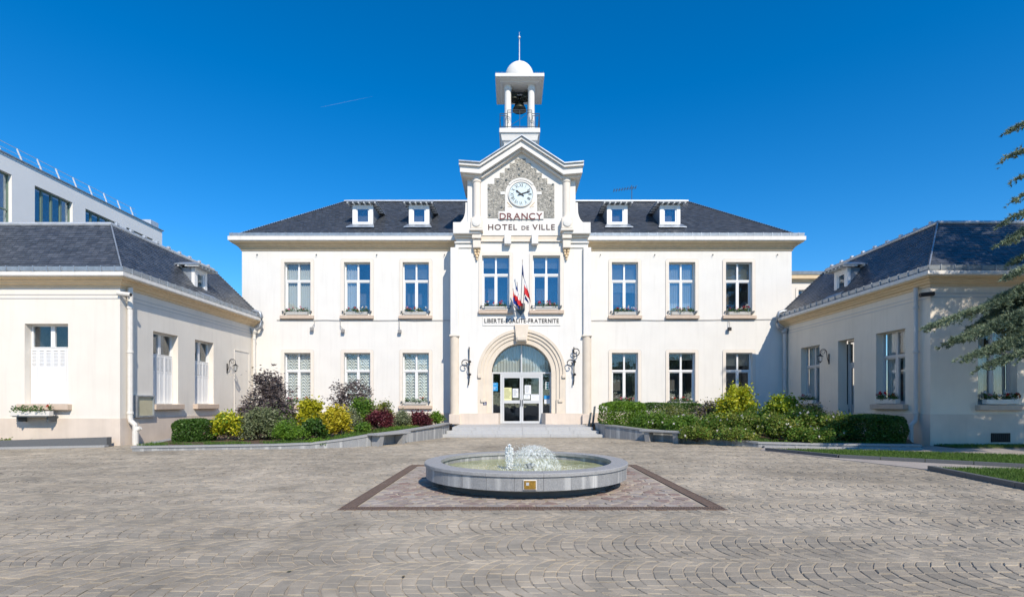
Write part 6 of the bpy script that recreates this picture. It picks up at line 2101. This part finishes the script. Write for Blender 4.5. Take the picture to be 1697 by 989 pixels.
SH('evergreen_shrub', 'tall mid green shrub in the middle of the left bed', 572, 626, 645, 21.8, 0.2, 'green', 0.06, 4600, 13, clumps=60, spread=0.16)
SH('low_shrub', 'small green shrub at the coping behind the left bench', 586, 620, 698, 19.6, 0.3, 'green', 0.055, 1600, 14, clumps=30)
SH('barberry', 'dark red rounded shrub left of the pale shrub by the bench', 605, 653, 675, 21.0, 0.36, 'red', 0.055, 3600, 15, clumps=50, spread=0.17)
SH('rose_shrub', 'olive loose shrub below the third ground-floor window', 615, 656, 659, 23.6, 0.3, 'olive', 0.06, 2000, 16, clumps=40, spread=0.2)
SH('pale_shrub', 'pale silvery shrub between the two dark red shrubs', 646, 684, 679, 22.4, 0.38, 'pale', 0.05, 2400, 17, clumps=40)
SH('barberry', 'dark red rounded shrub nearest the steps', 673, 718, 679, 22.8, 0.42, 'red', 0.055, 2800, 18, clumps=45)
SH('clipped_ball', 'small clipped green ball beside the steps on the left', 708, 737, 680, 23.6, 0.45, 'boxlight', 0.045, 2400, 19, clumps=60, spread=0.14, shell=0.8)
for i, (a, b, d, zb, lf) in enumerate(((500, 560, 17.75, 0.12, 'boxlight'), (560, 612, 18.6, 0.25, 'green'), (640, 672, 20.9, 0.38, 'boxlight'), (655, 700, 22.0, 0.4, 'olive'))):
    SH('ground_cover', 'patch of low green ground cover along the coping, %s of four from left' % ('first', 'second', 'third', 'fourth')[i], a, b, HOR + (CAMZ - zb - 0.17) * FPX / d, d, zb - 0.05, lf, 0.045, 1500, 60 + i, clumps=40, spread=0.25, group='ground cover patches', ry=0.45)
# right bed
SH('clipped_hedge', 'bright green rounded clipped hedge end beside the steps on the right', 994, 1068, 665, 23.2, 0.4, 'boxlight', 0.05, 6500, 21, clumps=110, spread=0.15, shell=0.75, box=0.3)
SH('clipped_hedge', 'long level clipped hedge below the right ground-floor windows', 1045, 1165, 667, 25.2, 0.35, 'box', 0.05, 7000, 22, clumps=130, spread=0.13, shell=0.75, box=0.45, ry=0.8)
SH('rose_bush', 'green rose bush with few white flowers next to the clipped hedge', 1050, 1110, 682, 22.0, 0.36, 'green', 0.05, 3600, 23, clumps=55, flowers=10)
SH('rose_bush', 'greyish rose bush in front of the level hedge', 1078, 1150, 671, 22.8, 0.36, 'olive', 0.05, 4600, 24, clumps=65, flowers=14, mat2='grey', frac2=0.4)
SH('rose_bush', 'rose bush with white flowers above the right bench', 1095, 1165, 688, 20.7, 0.36, 'green', 0.055, 4200, 25, clumps=60, flowers=26)
SH('smoke_shrub', 'dull purple-brown shrub left of the yellow shrub', 1146, 1198, 660, 23.0, 0.3, 'purple', 0.06, 2600, 26, clumps=45, mat2='olive', frac2=0.3)
SH('golden_shrub', 'tall lemon yellow shrub under the rightmost ground-floor window', 1186, 1256, 625, 22.2, 0.25, 'lime', 0.08, 5200, 27, clumps=60, spread=0.17, mat2='yellow', frac2=0.5)
SH('golden_shrub', 'lime green shrub by the corner downpipe of the right pavilion', 1268, 1330, 642, 23.4, 0.25, 'lime', 0.08, 4400, 28, clumps=50, spread=0.18, mat2='boxlight', frac2=0.4)
SH('evergreen_shrub', 'grey-green shrub between the lime shrub and the pavilion', 1315, 1368, 663, 22.6, 0.2, 'grey', 0.055, 3200, 29, clumps=45, mat2='olive', frac2=0.4)
for i, (a, b, t, d, lab, lf, fl) in enumerate((
        (1150, 1215, 684, 20.0, 'rose bush with white flowers in front of the purple-brown shrub', 'green', 20),
        (1195, 1265, 680, 19.6, 'olive rose bush in front of the lemon yellow shrub', 'olive', 16),
        (1215, 1290, 672, 21.0, 'light green bush between the two tall yellow shrubs', 'boxlight', 4),
        (1250, 1320, 684, 18.9, 'brownish rose bush in the middle of the right bed front', 'olive', 18),
        (1290, 1370, 676, 19.6, 'rose bush with many white flowers below the lime green shrub', 'green', 34),
        (1345, 1425, 682, 19.0, 'rose bush next to the dark hedge on the right', 'olive', 26),
        (1120, 1185, 706, 19.1, 'low rose bush with yellowing leaves behind the right bench', 'olive', 8),
        (1180, 1255, 708, 18.5, 'low yellowing rose bush at the coping of the right bed', 'olive', 10),
        (1290, 1400, 706, 18.2, 'low green planting at the kerb of the right bed', 'green', 12))):
    SH('rose_bush', lab, a, b, t, d, 0.16, lf, 0.055, 4200, 31 + i, clumps=60, spread=0.19, flowers=fl, mat2='green' if lf == 'olive' else 'olive', frac2=0.35)
SH('clipped_hedge', 'dark clipped hedge at the right end of the right bed', 1404, 1478, 687, 18.6, 0.08, 'box', 0.05, 7500, 45, clumps=120, spread=0.14, shell=0.75, box=0.45, ry=1.0)
SH('weed_tuft', 'small tuft of weeds at the foot of the left pavilion', 38, 60, 726, 18.1, 0.0, 'boxlight', 0.06, 160, 46, clumps=14, stems=4, group='weeds')
SH('weed_tuft', 'drier tuft of weeds behind the low wall at far left', -8, 22, 727, 17.9, 0.0, 'olive', 0.06, 260, 47, clumps=18, stems=4, group='weeds')

# ------------------------------------------------------------------ cedar
ced = empty('cedar_tree', (19.6, 12.6, 0), 'large blue-green cedar reaching in from the right edge', 'tree')
CT = Vector((19.6, 12.6, 0))
MB().tube([CT + Vector((0, 0, -0.1)), CT + Vector((0.1, 0, 3)), CT + Vector((-0.05, 0.1, 8)), CT + Vector((0.1, 0, 13)), CT + Vector((0, 0, 17.5))], [0.62, 0.48, 0.36, 0.2, 0.04], 12).build('trunk', M['bark'], ced, smooth=True)
rng = np.random.default_rng(77)
NEED, NT = [], []
limbs = MB()


def cedar_branch(a, b, sag, width, dens, nn=9, tuft=0.06, hang=0.25):
    """limb a->b with flat side sprays carrying needle tufts"""
    a, b = np.array(a, float), np.array(b, float)
    L = np.linalg.norm(b - a)
    path = []
    for t in np.linspace(0, 1, 9):
        p = a + (b - a) * t
        p[2] += sag * math.sin(t * PI) - 0.0
        path.append(p)
    limbs.tube([Vector(p) for p in path], [0.09 * (1 - 0.92 * t) * min(1, L / 5) + 0.008 for t in np.linspace(0, 1, 9)], 6)
    path = np.array(path)
    f = (b - a) / L
    side = np.cross(f, (0, 0, 1.0))
    side /= np.linalg.norm(side)
    ntw = int(L * dens)
    for i in range(ntw):
        t = 0.16 + 0.84 * (i + rng.random()) / ntw
        k = min(7, int(t * 8))
        p = path[k] + (path[k + 1] - path[k]) * (t * 8 - k)
        s = 1 if i % 2 else -1
        wl = width * (1 - t * 0.78) * rng.uniform(0.55, 1.1) + 0.12
        d = side * s * rng.uniform(0.25, 0.85) + f * rng.uniform(0.7, 1.15) + np.array((0, 0, rng.uniform(-0.38, 0.16)))
        tw = rng.normal(0.5, 0.24)
        d /= np.linalg.norm(d)
        m_ = max(3, int(wl / 0.06))
        u = (np.arange(m_) + rng.random(m_)) / m_
        q = p + d * (u * wl)[:, None]
        q[:, 2] -= hang * wl * u ** 2
        # little side twigs
        sd = np.cross(d, (0, 0, 1.0))
        q = np.concatenate([q, q + sd * (rng.normal(0, 0.13, m_) * (0.5 + u * 0.5))[:, None] + np.stack([np.zeros(m_), np.zeros(m_), rng.normal(0.0, 0.025, m_)], 1)])
        dd = np.repeat(d[None], len(q), 0)
        for _ in range(nn):
            v = rng.normal(size=(len(q), 3)) * 0.62 + dd * 0.75 + (0, 0, 0.28)
            v /= np.linalg.norm(v, axis=1)[:, None]
            w_ = np.cross(v, rng.normal(size=(len(q), 3)))
            w_ /= np.linalg.norm(w_, axis=1)[:, None]
            ln = (tuft * rng.uniform(0.6, 1.3, len(q)))[:, None]
            NEED.append(np.stack([q - w_ * 0.010, q + w_ * 0.010, q + v * ln], 1))
            NT.append(np.clip(rng.normal(tw, 0.15, len(q)), 0, 1))


def P3d(px, py, d): return np.array((PX(px, d), d, PZ(py, d)))
tr = lambda z: (CT.x, CT.y, z)
# branches that reach into the picture (tip in picture, joined to the trunk)
for tip, z0, sag, wd, dn in (
        (P3d(1546, 538, 14.6), 5.2, 0.35, 1.15, 17), (P3d(1580, 564, 14.1), 5.0, 0.3, 1.2, 17), (P3d(1605, 590, 13.8), 4.8, 0.3, 1.1, 15), (P3d(1640, 604, 13.4), 4.6, 0.25, 1.0, 14),
        (P3d(1655, 492, 14.2), 5.9, 0.35, 1.1, 14), (P3d(1640, 520, 14.6), 5.5, 0.3, 1.0, 14), (P3d(1676, 455, 13.8), 6.6, 0.35, 1.0, 13), (P3d(1668, 400, 14.0), 7.2, 0.35, 0.9, 13),
        (P3d(1662, 505, 14.6), 5.7, 0.3, 1.0, 14), (P3d(1690, 478, 14.4), 6.2, 0.3, 1.0, 14), (P3d(1684, 430, 14.6), 6.9, 0.3, 1.0, 13), (P3d(1688, 385, 14.4), 7.4, 0.3, 1.0, 13), (P3d(1615, 548, 14.0), 5.1, 0.3, 1.1, 15), (P3d(1660, 575, 13.8), 4.8, 0.3, 1.0, 14),
        (P3d(1672, 362, 13.6), 7.6, 0.35, 0.8, 12), (P3d(1683, 330, 13.6), 8.0, 0.35, 0.6, 11), (P3d(1684, 297, 13.4), 8.5, 0.3, 0.45, 10), (P3d(1673, 258, 13.2), 9.0, 0.3, 0.6, 12), (P3d(1676, 215, 13.2), 9.9, 0.35, 0.5, 12)):
    cedar_branch(tr(z0 + 0.6), tip, sag, wd * 1.15, dn * 1.4, nn=11, tuft=0.085)
    if z0 < 7:      # lower, drooping side limbs fill the low boughs
        for v in range(3):
            f = rng.uniform(0.05, 0.4)
            b = tip + (np.array(tr(z0)) - tip) * f + np.array((0.1, rng.uniform(-0.5, 0.5), -0.12 - 0.30 * rng.random()))
            a = tip + (np.array(tr(z0)) - tip) * min(0.95, f + 0.4) + np.array((0, 0, 0.25))
            cedar_branch(a, b, 0.12, wd * 0.9, dn * 1.4, nn=11, tuft=0.085, hang=0.4)
# the rest of the crown, kept to the tree's own side
z = 4.6
k = 0
while z < 16.8:
    for j in range(6):
        az = k * 2.4 + j * 1.047 + rng.uniform(-0.3, 0.3)
        R_ = (6.2 - 0.27 * z) * rng.uniform(0.8, 1.1) + 0.5
        R_ = max(R_, 1.2) * (0.6 if math.cos(az) < 0.1 and math.sin(az) < 0.3 else 1)
        e = np.array((CT.x + math.cos(az) * R_, CT.y + math.sin(az) * R_, z + rng.uniform(-0.5, 0.4)))
        if e[0] < 1.03 * e[1] + 0.3:
            for s_ in (0.85, 0.7, 0.55, 0.4):
                e2 = np.array((CT.x + math.cos(az) * R_ * s_, CT.y + math.sin(az) * R_ * s_, e[2]))
                e = e2
                if e2[0] > 1.03 * e2[1] + 0.3: break
        cedar_branch(tr(z), e, 0.15, 1.5, 8.5, nn=4, tuft=0.13)
    z += 0.78
    k += 1
limbs.build('limbs', M['bark'], ced)
tag(quads('needles', np.concatenate(NEED), np.concatenate(NT), LEAF['cedar'], ced, org=(CT.x, CT.y, 0)), kind='stuff')

# ------------------------------------------------------------------ trees across the square (behind the viewer; they show in the ground-floor panes)
def far_tree(loc, h, w_, seed):
    r = empty('park_tree', loc, 'leafy tree across the square, mirrored in the ground-floor windows', 'tree', 'trees across the square')
    rng = np.random.default_rng(seed)
    MB().tube([(0, 0, -0.1), (0.1, 0, h * 0.3), (0, 0.1, h * 0.75)], [0.28, 0.2, 0.06], 8).build('trunk', M['bark'], r, local=True)
    k = 60
    d = rng.normal(size=(k, 3))
    d /= np.linalg.norm(d, axis=1)[:, None]
    C = d * rng.uniform(0.5, 1, (k, 1)) * (w_ / 2, w_ / 2, h * 0.36) + (0, 0, h * 0.62)
    n = 3600
    idx = rng.integers(0, k, n)
    P = C[idx] + rng.normal(size=(n, 3)) * 0.5
    tag(quads('crown', leafcloud(rng, P, 0.42, 0.6, 0.7), rng.random(n), LEAF['green'], r), kind='stuff')
    return r


t0 = far_tree((-27, -27, 0), 10.5, 8.5, 1)
t1 = far_tree((-18, -30, 0), 9.5, 8.0, 2)
for i, (x, y) in enumerate(((-9, -28), (0, -31), (9, -28), (18, -30), (27, -27), (-36, -30), (36, -29))):
    c = clone((t0, t1)[i % 2])
    c.location = (x, y, 0)
    c.rotation_euler = (0, 0, i * 1.3)
    c.scale = (1, 1, 0.9 + 0.06 * (i % 3))


def bed_grass(pts, depth, n, seed, parent_name):
    rng = np.random.default_rng(seed)
    A = np.array(pts)
    L = np.linalg.norm(np.diff(A[:, :2], axis=0), axis=1)
    k = rng.choice(len(L), n, p=L / L.sum())
    t = rng.random((n, 1))
    P = A[k] + (A[k + 1] - A[k]) * t
    d = A[k + 1] - A[k]
    nr = np.stack([-d[:, 1], d[:, 0]], 1)
    nr /= np.linalg.norm(nr, axis=1)[:, None]
    off = 0.3 + depth * rng.random(n) ** 1.4
    clump = np.sin(P[:, 0] * 3.1) + np.sin(P[:, 0] * 7.3 + off * 6) > -0.25
    P[:, :2] += nr * off[:, None]
    P[:, 2] -= 0.035
    P = P[clump]
    n = len(P)
    a = rng.uniform(0, 2 * PI, n)
    h = rng.uniform(0.05, 0.14, n)
    w = np.stack([np.cos(a), np.sin(a), np.zeros(n)], 1) * 0.009
    tip = P + np.stack([rng.normal(0, 0.04, n), rng.normal(0, 0.04, n), h], 1)
    tag(quads('bed_grass', np.stack([P - w, P + w, tip], 1), rng.random(n), M['grass'], bpy.data.objects[parent_name]), kind='stuff')


bed_grass(LP[1:9], 1.0, 9000, 5, 'planting_bed')
bed_grass(RP[1:], 0.9, 6000, 6, 'planting_bed.001')

# litter blown across the square
rng = np.random.default_rng(31)
n = 70
P = np.stack([rng.uniform(-9, 9, n), rng.uniform(4.3, 17, n), np.full(n, 0.008)], 1)
P = P[~((P[:, 0] > SQ[0]) & (P[:, 0] < SQ[1]) & (P[:, 1] > SQ[2]) & (P[:, 1] < SQ[3]))]
V = leafcloud(rng, P, 0.045, 0.12, 0.6)
V[..., 2] = np.abs(V[..., 2] - 0.008) * 0.4 + 0.008
tag(quads('fallen_leaves', V, rng.random(len(V)), tonemat('dry_leaf', [(0.05, 0.035, 0.02), (0.14, 0.09, 0.04), (0.10, 0.10, 0.04)], 0.8)), 'few dry leaves scattered over the paving', 'leaves', kind='stuff')
